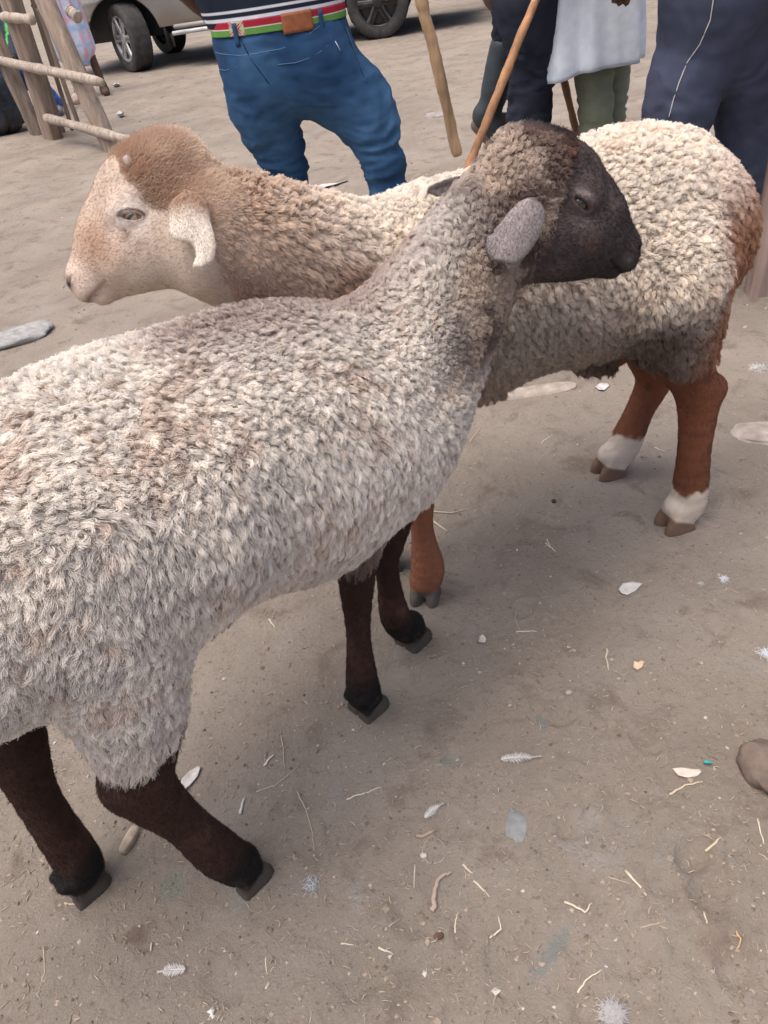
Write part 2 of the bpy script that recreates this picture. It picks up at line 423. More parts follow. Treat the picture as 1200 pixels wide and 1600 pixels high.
# ================================================================== the dark-faced sheep in front
def frame_from(A, B):
    t = unit([B[0]-A[0], B[1]-A[1], 0]); l = np.array([-t[1], t[0], 0.0]); return Frame([A[0], A[1], 0], t, l, [0, 0, 1.0])
SH1 = frame_from((-.45, .665), (-.03, 1.03))
def legpts(hoofpx, pts, t):
    g = on_ground(*hoofpx); return g, [on_plane(x, y, g, t) for x, y in pts]
def sheep_front():
    b = SH1; W = b.w; M = b.M
    th = empty('sheep', (b.o[0]+.2, b.o[1]+.18, 0), 'dark-faced sheep in front, pale grey-beige curly fleece, black-brown head, dark brown legs', 'sheep', None)
    S = SDF()
    S.ell(W(-.07, 0, .716), (.19, .165, .165), .08, M)
    S.ell(W(.18, 0, .672), (.30, .190, .174), .08, M)
    S.ell(W(.43, 0, .615), (.20, .175, .195), .08, M)
    S.ell(W(.57, -.02, .59), (.11, .115, .14), .08, M)
    h = head_frame(808, 318, 1.08, True, 17, 24, 18); h.eye = (.060, .050, .031); h.tilt = 12; EYE = h.eye
    nb = W(.60, -.01, .60)
    S.cone(nb, h.w(-.022, .005, -.022), .118, .050, .06)
    S.cone(W(.585, -.01, .55), h.w(-.01, .005, -.05), .105, .048, .06)
    head_sdf(S, h, sc=1.05, closed=.5, wid=1.0)
    t = b.F; legs = []
    # right fore
    g, p = legpts((575, 1105), [(572, 1092), (566, 1066), (560, 990), (557, 905), (560, 850), (565, 740)], t)
    S.chain(p, [.026, .029, .0205, .030, .034, .07], .03); legs.append((g, p, t)); hoof_sdf(S, g, t+b.L*-.05)
    g, p = legpts((645, 1000), [(640, 988), (618, 964), (606, 900), (600, 860), (606, 780)], t)
    S.chain(p, [.026, .029, .0205, .030, .055], .03); legs.append((g, p, t)); hoof_sdf(S, g, t)
    g, p = legpts((388, 1370), [(384, 1355), (345, 1335), (285, 1283), (222, 1225), (212, 1150), (160, 980), (100, 850)], t)
    S.chain(p, [.026, .034, .029, .041, .052, .085, .085], .035); legs.append((g, p, t)); hoof_sdf(S, g, t)
    S.ell(on_plane(194, 1228, g, t), (.025, .023, .024), .03)
    g, p = legpts((135, 1385), [(134, 1372), (122, 1345), (60, 1250), (22, 1160), (0, 1080), (-20, 930)], t)
    S.chain(p, [.026, .034, .030, .042, .050, .09], .035); legs.append((g, p, t)); hoof_sdf(S, g, t)
    S.ell(W(.23, .02, .462), (.11, .06, .042), .03, M)             # belly behind the flank fold
    lo = np.min([W(-.3, -.3, -.02), W(-.3, .3, -.02), W(.8, -.3, -.02), W(.8, .3, -.02)], axis=0)
    tip = h.w(.22); lo = np.minimum(lo, [-.8, .35, -.02]); hi = np.maximum([tip[0]+.03, tip[1]+.1, 1.0], [.5, 1.5, 1.02])
    V, Q = surface(S, lo, hi, .005)
    def colour(P):
        hp = h.loc(P); u = b.loc(P)
        n1 = fbm(P*14, 4, 3); n2 = fbm(P*45, 3, 9)
        fleece = np.tile(np.array([.88, .835, .775]), (len(P), 1))*(1+.18*n1)[:, None]
        fleece = mixc(fleece, [.64, .51, .42], sstep(.1, .5, n2+n1*.6)*.5)
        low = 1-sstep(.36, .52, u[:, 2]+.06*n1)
        fleece = mixc(fleece, [.56, .44, .36], low*.5); fleece = mixc(fleece, [.30, .20, .155], sstep(.475, .425, u[:, 2]+.03*n1)*sstep(.05, .15, u[:, 0])*sstep(.62, .5, u[:, 0])*.8)  # reddish-brown dirt on the belly, with the flank fold's shade painted in
        # rosy-brown ridge along shoulders and neck
        ridge = np.exp(-((u[:, 1]+.0)/.07)**2)*sstep(.22, .38, u[:, 0])*sstep(.70, .78, u[:, 2])*(hp[:, 0] < -.03)
        fleece = mixc(fleece, [.47, .375, .335], np.clip(ridge*(1.1+n1), 0, .85))
        dark = np.tile(np.array([.050, .039, .039]), (len(P), 1))*(1+.35*n1)[:, None]
        dark = mixc(dark, [.115, .085, .078], sstep(-.2, .5, n1+.2)*sstep(.15, .05, hp[:, 0])*.75)
        dark = mixc(dark, [.16, .13, .12], np.exp(-(((hp[:, 0]-.085)/.022)**2+((hp[:, 2]-.008)/.016)**2))*.75)
        dark = mixc(dark, [.15, .125, .12], np.exp(-(((hp[:, 0]-.100)/.030)**2+((hp[:, 2]-.055)/.012)**2))*.5)
        dark = mixc(dark, [.14, .075, .055], np.exp(-(((hp[:, 0]-.105)/.018)**2+((hp[:, 2]+.008)/.014)**2))*.4)
        dark = mixc(dark, [.20, .17, .15], sstep(.03, .0, hp[:, 0]+.25*hp[:, 2])*sstep(-.02, -.05, hp[:, 2])*(n2 > .0)*.6)
        # poll: grey-brown wool turning rusty at the hairline
        poll = np.tile(np.array([.26, .19, .16]), (len(P), 1))*(1+.35*n2)[:, None]
        poll = mixc(poll, [.72, .61, .51], sstep(-.1, .3, n1+n2*.5+.5*np.exp(-(((hp[:, 0]+.02)/.035)**2+((hp[:, 2]-.05)/.03)**2)))*.8)
        rust = np.exp(-(((hp[:, 0]-.035)/.026)**2+((hp[:, 2]-.088)/.03)**2))
        poll = mixc(poll, [.17, .075, .05], np.clip(rust*1.1, 0, .9))
        C = mixc(fleece, poll, 1) if False else fleece
        wp = sstep(-.15, -.04, hp[:, 0]+.03*n1+.25*(hp[:, 2]-.02))*(hp[:, 2] > -.4)*sstep(.62, .7, P[:, 2])
        C = fleece*(1-wp[:, None])+poll*wp[:, None]
        line = hp[:, 0]+.10*np.clip(hp[:, 2]-.05, -.2, .2)-.0*n1-.028+.018*n2-.5*np.clip(-hp[:, 2]-.06, 0, .1)
        face = sstep(-.006, .010, line)*(np.abs(hp[:, 1]) < .12)*(hp[:, 2] > -.13)*(hp[:, 0] > -.02)
        crown = sstep(.088, .1, hp[:, 2]+.01*n2)*(hp[:, 0] > -.09)*(hp[:, 0] < .1)
        C = mixc(C, [.055, .045, .047], crown*.9*(1-face))
        C = C*(1-face[:, None])+dark*face[:, None]
        C = mixc(C, [.13, .11, .105], np.exp(-(((hp[:, 0]-.186)/.014)**2+((hp[:, 2]+.002)/.008)**2))*face*.6); C = mixc(C, [.012, .010, .010], np.exp(-((hp[:, 2]+.016+.1*(hp[:, 0]-.18))/.0022)**2)*(hp[:, 0] > .15)*face*.9)
        C = mixc(C, [.006, .005, .005], np.exp(-(((hp[:, 0]-.204)/.009)**2+((hp[:, 2]-.022)/.008)**2))*face)
        lid = np.exp(-(((hp[:, 0]-EYE[0])/.022)**2+((hp[:, 2]-EYE[2]-.012)/.006)**2))*face
        C = mixc(C, [.32, .265, .25], lid*.85)
        legm = legmask(P)
        lc = np.tile(np.array([.052, .025, .019]), (len(P), 1))*(1+.3*n1)[:, None]
        lc = mixc(lc, [.115, .060, .042], sstep(.0, .45, n1+.4*n2)*.7); lc = mixc(lc, [.013, .012, .012], sstep(.13, .06, P[:, 2]+.02*n1))
        lc = mixc(lc, [.16, .13, .105], sstep(.0, .5, n2)*sstep(.10, .02, P[:, 2])*.35)
        C = C*(1-legm[:, None])+lc*legm[:, None]
        hf = hoofmask(P, n1)
        C = mixc(C, [.070, .060, .050], hf*legm)
        return C, face, legm
    hz = {0: .335, 1: .36, 2: .425, 3: .455}
    LG = legs
    def legmask(P):
        m_ = np.zeros(len(P)); u = b.loc(P)
        for i, (g, p, _) in enumerate(LG):
            c = (np.array(p[2])+np.array(p[3]))/2
            dd = np.hypot(P[:, 0]-c[0], P[:, 1]-c[1])
            z0 = hz[i]+.018*fbm(P*30, 2, 5)
            if i == 2: z0 = z0+.25*np.clip(u[:, 0]-b.loc(np.array([p[3]]))[0, 0], -.05, .12)
            m_ = np.maximum(m_, (dd < .17)*sstep(z0+.008, z0-.008, P[:, 2]))
        return m_
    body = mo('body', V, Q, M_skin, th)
    off = wloc(th)
    refine(body, lambda P: S(P+off), lambda P: ((h.loc(P+off)[:, 0] > .02) & (np.abs(h.loc(P+off)[:, 1]) < .12)), 2)
    V = get_co(body.data)+off
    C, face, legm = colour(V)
    set_col(body.data, C*(1-.3*(1-np.maximum(face, legm)))[:, None])  # body under the fleece darkened: shade between the locks put into the colour
    for s in (-1, 1): eyeball(h, s, 1.05, th, (.03, .02, .012))
    earc = lambda u, v: np.array([.25, .215, .21])*(1.0-.15*v+.12*math.sin(u*11)*math.sin(v*5+u*3)) if v > .06 else np.array([.10, .07, .06])
    k = .00083
    px = [(812, 312), (828, 305), (845, 311), (853, 328), (850, 350), (842, 370), (828, 392), (815, 408), (800, 418), (785, 414), (770, 409), (761, 396), (760, 380), (762, 370), (769, 366), (772, 366), (772, 359), (784, 345), (795, 330)]
    out = unit(-UP*.9-RT*.36-FW*.08); edge = unit(RT-out*(RT@out))
    rt = at_depth(828, 312, 1.0)
    OUT = [(((x-828)*(edge@RT)-(y-312)*(edge@UP))*k, ((x-828)*(out@RT)-(y-312)*(out@UP))*k) for x, y in px]
    ear_mesh('ear', h, rt, out, edge, OUT, earc, th, bend=.0, cup=.008)
    out = unit(-RT*.96-UP*.22); edge = unit(UP-out*(UP@out)); pf = [(-.016, .0), (-.016, .02), (-.012, .042), (-.002, .055), (.005, .050), (.009, .03), (.010, .012), (.009, 0)]
    ear_mesh('ear', h, at_depth(722, 286, 1.21), out, edge, pf, earc, th, cup=.006)
    return dict(th=th, S=S, body=body, h=h, b=b, colour=colour, legmask=legmask, V=V, C=C, face=face, legm=legm)
# ================================================================== the tan-faced sheep behind
SH2 = frame_from((.66, 1.47), (.12, 1.35))
def sheep_back():
    b = SH2; W = b.w; M = b.M
    th = empty('sheep', (b.o[0]-.25, b.o[1]-.05, 0), 'cream sheep behind with tan face, white hooked ear, rusty legs and white hind socks', 'sheep', None)
    S = SDF()
    S.ell(W(.085, 0, .635), (.185, .165, .195), .08, M)
    S.ell(W(.26, 0, .64), (.28, .18, .19), .08, M)
    S.ell(W(.50, 0, .62), (.19, .165, .20), .08, M)
    S.ell(W(-.055, 0, .63), (.06, .09, .10), .06, M)                 # fat tail root
    h = head_frame(292, 312, 1.07, False, 41, 3, 14); h.eye = (.0695, .050, .0215); h.tilt = -38; EYE = h.eye
    S.cone(W(.58, 0, .66), h.w(-.005, 0, -.035), .120, .062, .07)
    S.cone(W(.62, 0, .62), h.w(.035, 0, -.072), .115, .055, .06)
    head_sdf(S, h, closed=0.0, wid=1.0)
    t = b.F; legs = []
    g, p = legpts((665, 932), [(667, 915), (668, 885), (660, 830), (655, 775), (650, 700), (620, 560)], t)
    S.chain(p, [.027, .035, .0225, .030, .04, .07], .03); legs.append((g, p)); hoof_sdf(S, g, unit(t*.35+np.array([0, -1, 0])), 1.0)
    g, p = legpts((606, 885), [(606, 870), (612, 845), (632, 805), (655, 740), (640, 600)], t)
    S.chain(p, [.026, .030, .024, .028, .06], .03); legs.append((g, p)); hoof_sdf(S, g, t)
    g, p = legpts((1055, 820), [(1060, 805), (1075, 780), (1085, 700), (1090, 618), (1068, 560), (1035, 440)], t)
    S.chain(p, [.031, .040, .034, .043, .055, .11], .035); legs.append((g, p)); hoof_sdf(S, g, t, 1.12)
    S.ell(on_plane(1114, 606, g, t), (.028, .026, .028), .025)
    g, p = legpts((952, 738), [(958, 724), (975, 695), (1000, 640), (1022, 590), (1010, 540), (1000, 470)], t)
    S.chain(p, [.031, .039, .033, .042, .055, .08], .035); legs.append((g, p)); hoof_sdf(S, g, t, 1.12)
    S.ell(W(.16, .0, .425), (.07, .05, .035), .04, M)
    V, Q = surface(S, [-.55, .85, -.02], [1.0, 1.75, 1.12], .005)
    hz = {0: .40, 1: .42, 2: .44, 3: .50}
    def legmask(P):
        m_ = np.zeros(len(P)); u = b.loc(P)
        for i, (g, p) in enumerate(legs):
            c = (np.array(p[2])+np.array(p[3]))/2
            dd = np.hypot(P[:, 0]-c[0], P[:, 1]-c[1])
            z0 = hz[i]+.02*fbm(P*25, 2, 5)
            if i == 3: m_ = np.maximum(m_, (dd < .16)*(u[:, 1] < -.0)*0)
            m_ = np.maximum(m_, (dd < .17)*sstep(z0+.008, z0-.008, P[:, 2])*((u[:, 1] > 0) if i in (2, 0) else (u[:, 1] < .01)))
        return m_
    def colour(P):
        hp = h.loc(P); u = b.loc(P)
        n1 = fbm(P*13, 4, 33); n2 = fbm(P*42, 3, 39)
        C = np.tile(np.array([.90, .835, .75]), (len(P), 1))*(1+.15*n1)[:, None]
        C = mixc(C, [.68, .53, .41], sstep(.15, .55, n1+.3*n2)*.45)
        # dirty lower flank and belly
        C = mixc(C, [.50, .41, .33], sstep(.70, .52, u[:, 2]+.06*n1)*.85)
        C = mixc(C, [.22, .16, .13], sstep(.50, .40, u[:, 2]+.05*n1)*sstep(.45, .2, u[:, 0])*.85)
        bk = sstep(.12, .03, u[:, 0]+.05*n1+.25*np.clip(u[:, 2]-.6, 0, 1))*sstep(.80, .66, u[:, 2])
        C = mixc(C, [.42, .20, .11], bk*.9)
        bk = sstep(-.06, -.11, u[:, 0])*sstep(.88, .80, u[:, 2]); C = mixc(C, [.42, .28, .20], bk*.6)
        C = mixc(C, [.17, .12, .095], np.exp(-((u[:, 0]-.155)/.06)**2)*sstep(.62, .54, u[:, 2]+.04*n1)*.8)
        # neck
        nk = sstep(-.20, -.05, hp[:, 0]+.03*n1)*sstep(.55, .6, P[:, 2])
        neck = mixc(np.tile(np.array([.76, .62, .50]), (len(P), 1)), [.60, .44, .33], sstep(-.3, .3, n1))
        C = C*(1-nk[:, None])+neck*nk[:, None]
        face = np.tile(np.array([.475, .375, .30]), (len(P), 1))*(1+.10*n1)[:, None]
        face = mixc(face, [.33, .185, .115], np.exp(-(((hp[:, 0]-.128)/.036)**2+((hp[:, 2]-.030)/.036)**2))*.75)
        face = mixc(face, [.66, .58, .51], np.exp(-(((hp[:, 0]-EYE[0]-.004)/.032)**2+((hp[:, 2]-EYE[2])/.026)**2))*.9)
        face = mixc(face, [.60, .48, .40], sstep(.155, .18, hp[:, 0]-.3*np.clip(hp[:, 2]-.02, 0, 1))*.85)
        face = mixc(face, [.56, .47, .38], sstep(-.01, -.05, hp[:, 2])*.6)
        face = mixc(face, [.05, .035, .03], np.exp(-(((hp[:, 0]-.199)/.008)**2+((hp[:, 2]-.019)/.009)**2))*.95)
        rim = (np.abs(hp[:, 0]-EYE[0]) < .018)*(np.abs(hp[:, 2]-EYE[2]) < .011)*(np.abs(np.abs(hp[:, 1])-EYE[1]+.002) < .009)
        ca_, sa_ = math.cos(math.radians(h.tilt)), math.sin(math.radians(h.tilt)); xe = (hp[:, 0]-EYE[0])*ca_-(hp[:, 2]-EYE[2])*sa_; ze = (hp[:, 0]-EYE[0])*sa_+(hp[:, 2]-EYE[2])*ca_; d_e = np.sqrt((xe/.0165)**2+((ze+.001)/.0075)**2)
        face = mixc(face, [.09, .055, .045], np.exp(-((d_e-1)/.17)**2)*np.where(ze > -.002, .95, .6))
        tear = np.exp(-(((hp[:, 0]-EYE[0]-.022)/.012)**2+((hp[:, 2]-EYE[2]+.014)/.007)**2)); face = mixc(face, [.16, .085, .06], tear*.8)
        face = mixc(face, [.16, .08, .06], np.exp(-((hp[:, 2]+.012)/.003)**2)*(hp[:, 0] > .155)*.6)
        fm = facemask(hp, n2)
        C = C*(1-fm[:, None])+face*fm[:, None]
        cap = (1-fm)*sstep(-.03, .0, hp[:, 0])*sstep(.03, .05, hp[:, 2]); C = mixc(C, [.52, .34, .235], cap*.8*sstep(-.04, .03, hp[:, 0]))
        lm = legmask(P)
        lc = np.tile(np.array([.185, .070, .038]), (len(P), 1))*(1+.35*n1)[:, None]; lc = mixc(lc, [.10, .045, .030], sstep(.1, .5, n2+.5*n1)*.6)
        foref = sstep(.35, .45, u[:, 0]); lc = mixc(lc, [.30, .125, .07], foref)
        sock = sstep(.112, .100, P[:, 2]+.02*n2)*(u[:, 0] < .3); lc = mixc(lc, [.60, .52, .44], sock)
        C = C*(1-lm[:, None])+lc*lm[:, None]
        hf = hoofmask(P, n1)
        C = mixc(C, [.16, .10, .07], hf*lm*(u[:, 0] < .3)); C = mixc(C, [.12, .10, .085], hf*lm*(u[:, 0] > .3))
        return C, fm, lm
    def facemask(hp, n2):
        line = hp[:, 0]+.012*n2-.038+.0*hp[:, 2]
        line = np.where(hp[:, 2] < .045, hp[:, 0]+.012*n2-.002-.036*sstep(-.03, .015, hp[:, 2])-.35*np.clip(-hp[:, 2]-.03, 0, .2), line)
        return sstep(-.006, .008, line)*(np.abs(hp[:, 1]) < .12)*(hp[:, 2] > -.15)*(hp[:, 0] < .3)
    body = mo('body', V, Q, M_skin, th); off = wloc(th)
    refine(body, lambda P: S(P+off), lambda P: ((h.loc(P+off)[:, 0] > .0) & (np.abs(h.loc(P+off)[:, 1]) < .12)), 2)
    V = get_co(body.data)+off
    C, face, legm = colour(V); set_col(body.data, C*(1-.3*(1-np.maximum(face, legm)))[:, None])  # wool-covered skin painted darker, standing in for shade between locks
    for s in (-1, 1): eyeball(h, s, 1.0, th, (.36, .23, .12))
    def earc(u, v): 
        w_ = np.clip((v-.16-.1*(u-.5)-.03*math.sin(u*9))/.2, 0, 1); return np.array([.30, .19, .13])*(1-w_)+np.array([.56, .49, .42])*(1+.06*math.sin(u*9))*w_
    k = .00083
    px = [(262, 318), (270, 306), (290, 297), (312, 300), (325, 318), (325, 350), (329, 370), (331, 395), (325, 420), (308, 431), (292, 425), (300, 408), (298, 392), (288, 380), (266, 376), (260, 362), (262, 340)]
    out = unit(h.T*-.77-h.F*.55+h.L*.30); out = unit(-UP*1.0+RT*.12-FW*.1); edge = unit(RT-out*(RT@out))
    OUT = [((x-292)*k, (y-300)*k) for x, y in px]
    rt = at_depth(290, 300, .998)
    ear_mesh('ear', h, rt, out, edge, OUT, earc, th, bend=-.01, cup=.006)
    out2 = unit(-h.L*.8-h.T*.6); e2 = unit(h.F-out2*(h.F@out2))
    ear_mesh('ear', h, h.w(-.01, -.055, .02), out2, e2, OUT, earc, th, bend=0, cup=.006)
    P = np.array([W(-.06, .0, .70), W(-.10, .0, .675), W(-.122, .0, .64), W(-.118, .0, .60)])
    Vt, Ft = tube_data(P, [.02, .018, .013, .006], 16); mo('tail_tip', Vt, Ft, M_ear, th, col=np.tile((.62, .60, .54), (len(Vt), 1)))
    for s in (1, -1):
        c = h.w(.026, s*.046, .072); rng = np.random.default_rng(4)
        bm = bmesh.new(); bmesh.ops.create_icosphere(bm, subdivisions=3, radius=1)
        Vh = np.array([v.co[:] for v in bm.verts]); Fh = np.array([[v.index for v in f.verts] for f in bm.faces]); bm.free()
        Vh = np.sign(Vh)*np.abs(Vh)**.6*np.array([.0062, .0085, .0075])*(1+.12*fbm(Vh*2, 2, 3))[:, None]
        Vh = Vh@h.M*1.0+c
        mo('horn_bud', Vh, Fh, M_horn, th, col=np.tile(np.array([.33, .27, .235]), (len(Vh), 1)))
    return dict(th=th, S=S, body=body, h=h, b=b, colour=colour, legmask=legmask, V=V, C=C, face=face, legm=legm)
# ------------------------------------------------------------------ fleece: locks of crimped fibres grown over the body
def down_tangent(N, extra=None):
    d = np.tile(np.array([0, 0, -1.0]), (len(N), 1)) if extra is None else extra
    t = d-N*(d*N).sum(1)[:, None]; return t
def fleece(A, name, n_strand, spacing, style, woolw, seed, K=7, rad=.00042):
    """style(P,N) -> (lift, lie, curl radius, curl turns, flow direction)"""
    rng = np.random.default_rng(seed)
    me = A['body'].data; V = A['V']; T = tri_data(me)
    vw = woolw(A, V); wt = vw[T].mean(1)
    # fewer fibres where the photograph's side of the animal is not
    C0 = V[T].mean(1); Nf = np.cross(V[T[:, 1]]-V[T[:, 0]], V[T[:, 2]]-V[T[:, 0]]); Nf /= np.linalg.norm(Nf, axis=1, keepdims=True)+1e-12
    view = unit_rows(CP-C0); facing = (Nf*view).sum(1)
    wt2 = wt*np.where(facing > -.25, 1.0, .3)
    P, k, tot = sample(V, T, n_strand, rng, wt2)
    N = smooth_normals(A, P)
    area = tot
    nC = int(area/(spacing**2))
    Cc, kc, _ = sample(V, T, int(nC*2.2), rng, wt2)
    # thin to roughly even spacing
    kd = KDTree(len(Cc)); [kd.insert(Vector(c), i) for i, c in enumerate(Cc)]; kd.balance()
    alive = np.ones(len(Cc), bool); _rs = rng.random(len(Cc))
    for i in range(len(Cc)):
        if alive[i]:
            for _, j, _ in kd.find_range(Vector(Cc[i]), spacing*(.45+.5*_rs[i])):
                if j > i: alive[j] = False
    Cc = Cc[alive]; NC = smooth_normals(A, Cc); nC = len(Cc)
    kd = KDTree(nC); [kd.insert(Vector(c), i) for i, c in enumerate(Cc)]; kd.balance()
    own = np.array([kd.find(Vector(p))[1] for p in P])
    lift, lie, cr, ct, flow = style(A, Cc, NC)
    fl = flow-NC*(flow*NC).sum(1)[:, None]; fl = unit_rows(fl+1e-6)
    jit = unit_rows(rng.normal(size=(nC, 3))); jit = jit-NC*(jit*NC).sum(1)[:, None]
    fl = unit_rows(fl+jit*(A.get('jit', .35)+.25*sstep(.35, .9, NC[:, 2]))[:, None]); sd_ = np.cross(NC, fl)
    A['_sp'] = spacing
    lensc = rng.uniform(.7, 1.25, nC); ph = rng.random(nC)*6.28; hand = np.where(rng.random(nC) < .5, -1, 1)
    cs = lensc*1.0
    t = np.linspace(0, 1, K)
    out = np.empty((n_strand, K, 3), np.float32)
    r0 = P-Cc[own]
    free = rng.random(n_strand) < .32; dome = np.clip(1-.42*(np.linalg.norm(r0, axis=1)/(spacing*.6))**2, .45, 1); sl_ = rng.uniform(.92, 1.06, n_strand)*np.where(free, .74, dome); frz = rng.normal(size=(n_strand, 3))*np.where(free, .0016, .0010)[:, None]
    loc_ph = rng.normal(size=n_strand)*np.where(free, 1.3, .4); clk = np.where(free, rng.uniform(.0, .25, n_strand), rng.uniform(.35, .6, n_strand))
    for i, ti in enumerate(t):
        a = ti*sl_
        LZ = (lift*cs)[own]*np.sin(np.clip(a, 0, 1.3)*2.15); LX = (lie*cs)[own]*a**1.5
        ang = ph[own]+hand[own]*ct[own]*6.283*a+loc_ph*a
        R_ = cr[own]*np.sin(np.clip(a, 0, 1)*1.57)
        cpos = P*0+Cc[own]
        clump = np.clip(a*1.5, 0, 1)*clk
        pos = cpos+r0*(1-clump)[:, None]+N*(LZ-.002)[:, None]+fl[own]*LX[:, None] \
            + (sd_[own]*np.cos(ang)[:, None]+(NC[own]*.55+fl[own]*.6)*np.sin(ang)[:, None])*R_[:, None]+frz*(a**1.5)[:, None]*(1+(lie[own]/.02))[:, None]
        out[:, i] = pos
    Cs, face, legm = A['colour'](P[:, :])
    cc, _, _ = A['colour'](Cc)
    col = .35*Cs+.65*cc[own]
    bright = rng.uniform(.90, 1.08, nC)[own]*rng.uniform(.90, 1.10, n_strand)
    col = col*bright[:, None]
    radm = rad*(1-.55*t)[None, :]*rng.uniform(.7, 1.25, n_strand)[:, None]
    return strands(name, out, radm, col, M_wool, A['th'])
def unit_rows(v): return v/(np.linalg.norm(v, axis=1, keepdims=True)+1e-9)
def smooth_normals(A, P):
    if '_vn' not in A:
        me = A['body'].data; V = A['V']; T = tri_data(me)
        fn = np.cross(V[T[:, 1]]-V[T[:, 0]], V[T[:, 2]]-V[T[:, 0]]); vn = np.zeros_like(V)
        for i in range(3): np.add.at(vn, T[:, i], fn)
        A['_vn'] = unit_rows(vn)
    out = np.empty_like(P)
    for s in range(0, len(P), 200000): out[s:s+200000] = grad(A['S'], P[s:s+200000], .004)
    return out
def coat(A, name, n, weight, seed, length=.006, rad=.00020, flow=None, K=3, lay=.92, mess=.22):
    """short lying hair of face and legs"""
    rng = np.random.default_rng(seed); V = A['V']; T = tri_data(A['body'].data)
    wt = weight(A, V)[T].mean(1); wt[wt < .3] = 0
    P, k, _ = sample(V, T, n, rng, wt)
    N = grad(A['S'], P, .0015)
    f = flow_body(A, P); f = f-N*(f*N).sum(1)[:, None]; f = unit_rows(f+rng.normal(size=P.shape)*mess)
    L = (length*rng.uniform(.6, 1.2, n))[:, None]
    if callable(lay): ly = lay(A, P)[:, None]
    else: ly = lay
    t = np.linspace(0, 1, K); out = np.empty((n, K, 3), np.float32)
    for i, ti in enumerate(t):
        out[:, i] = P+N*(rad*1.3+.0003*ti)+(f*ly*ti+N*(1-ly)*ti*(1-.35*ti)+N*.0)*L
    col, _, _ = A['colour'](P); col = col*rng.uniform(.92, 1.08, n)[:, None]
    r_ = rad*(1-.6*t)[None]*np.ones((n, 1))
    return strands(name, out, r_, col, M_fur, A['th'])
def style_front(A, P, N):
    b, h = A['b'], A['h']; u = b.loc(P); hp = h.loc(P)
    topn = sstep(.25, .85, N[:, 2])                                    # 1 along the back
    neck = sstep(.52, .66, u[:, 0]+.1*(u[:, 2]-.6)); neck2 = sstep(-.22, -.12, hp[:, 0]) * (P[:, 2] > .6)
    poll = sstep(-.09, -.02, hp[:, 0])*(P[:, 2] > .65)
    lift = (.0115+.001*topn+.001*neck)*(1-.2*sstep(.15, -.05, u[:, 0])); rump = sstep(.12, -.02, u[:, 0]); lie = (.0150-.005*rump)*(1-topn)+.003*topn
    lie = lie*(1-.55*neck); cr = .0024+.0022*topn+.0010*neck; ct = .85+.25*topn+.25*neck
    low = sstep(.50, .38, u[:, 2]); lie = lie+.008*low; lift = lift-.004*low
    lift = lift*(1-.45*poll); lie = lie*(1-.5*poll); cr = cr*(1-.4*poll)
    legz = sstep(.40, .34, P[:, 2]); lift = lift*(1-.45*legz); cr = cr*(1-.2*legz)
    flow = -b.F[None]*.38+np.array([[0, 0, -1.0]])+b.F[None]*(.9*neck*(P[:, 2] > .5))[:, None]
    flow = flow+vvec(P*6, 5)*.5
    return lift, lie, cr, ct, flow
def crown_zone(A, V):
    hp = A['h'].loc(V); n = fbm(V*30, 2, 8); return sstep(.078, .090, hp[:, 2]+.012*n)*(hp[:, 0] > -.075)*(hp[:, 0] < .12)*(1-A['face'])
def wool_front(A, V): return (1-A['face'])*(1-A['legm'])*(1-crown_zone(A, V))
def plush_zone(A, V):
    hp = A['h'].loc(V); n = fbm(V*30, 2, 8)
    return sstep(-.075, -.045, hp[:, 0]+.02*n+.25*np.clip(hp[:, 2]-.03, 0, .1))*(V[:, 2] > .7)*(1-A['face'])*sstep(-.07, -.04, hp[:, 2])
def wool_back(A, V): return (1-A['face'])*(1-A['legm'])*(1-plush_zone(A, V))
def style_back(A, P, N):
    b, h = A['b'], A['h']; u = b.loc(P); hp = h.loc(P)
    topn = sstep(.15, .8, N[:, 2]); poll = sstep(-.10, -.02, hp[:, 0]+.0)*(P[:, 2] > .7)
    neck = sstep(.50, .62, u[:, 0])
    lift = .014+.001*topn; lie = .013*(1-topn)+.004*topn+.009*neck*(1-topn); cr = .0028+.0022*topn; ct = .8+.35*topn
    cr = cr*(1-.3*neck)
    low = sstep(.52, .42, u[:, 2]); lie = lie+.013*low; lift = lift-.004*low; cr = cr-.001*low
    dag = sstep(-.35, -.7, N[:, 2])*(u[:, 0] > .1)*(u[:, 0] < .5)*(P[:, 2] < .52); lift = lift+.010*dag*sstep(.1, .5, fbm(P*24, 3, 91)); cr = cr*(1-.5*dag)
    sh = np.clip(poll, 0, 1); lift = lift*(1-.68*sh); lie = lie*(1-.7*sh); cr = cr*(1-.7*sh)
    legz = sstep(.44, .38, P[:, 2])*(u[:, 0] < .1)*(np.hypot(u[:, 0], 0) < .25); lift = lift*(1-.4*legz); lie = lie*(1-.3*legz)
    flow = np.array([[0, 0, -1.0]])-b.F[None]*.25+vvec(P*6, 15)*.4
    flow = flow+(-b.F[None])*(.5*neck)[:, None]
    return lift, lie, cr, ct, flow
def flow_body(A, P):
    b, h = A['b'], A['h']; hp = h.loc(P); fm = (hp[:, 0] > -.05)*(P[:, 2] > .5)
    f1 = -h.F[None]*1.0-h.T[None]*.25+np.zeros_like(P); f2 = np.array([[0, 0, -1.0]])-b.F[None]*.1+np.zeros_like(P)
    return np.where(fm[:, None] > 0, f1, f2)
QF = 1.0
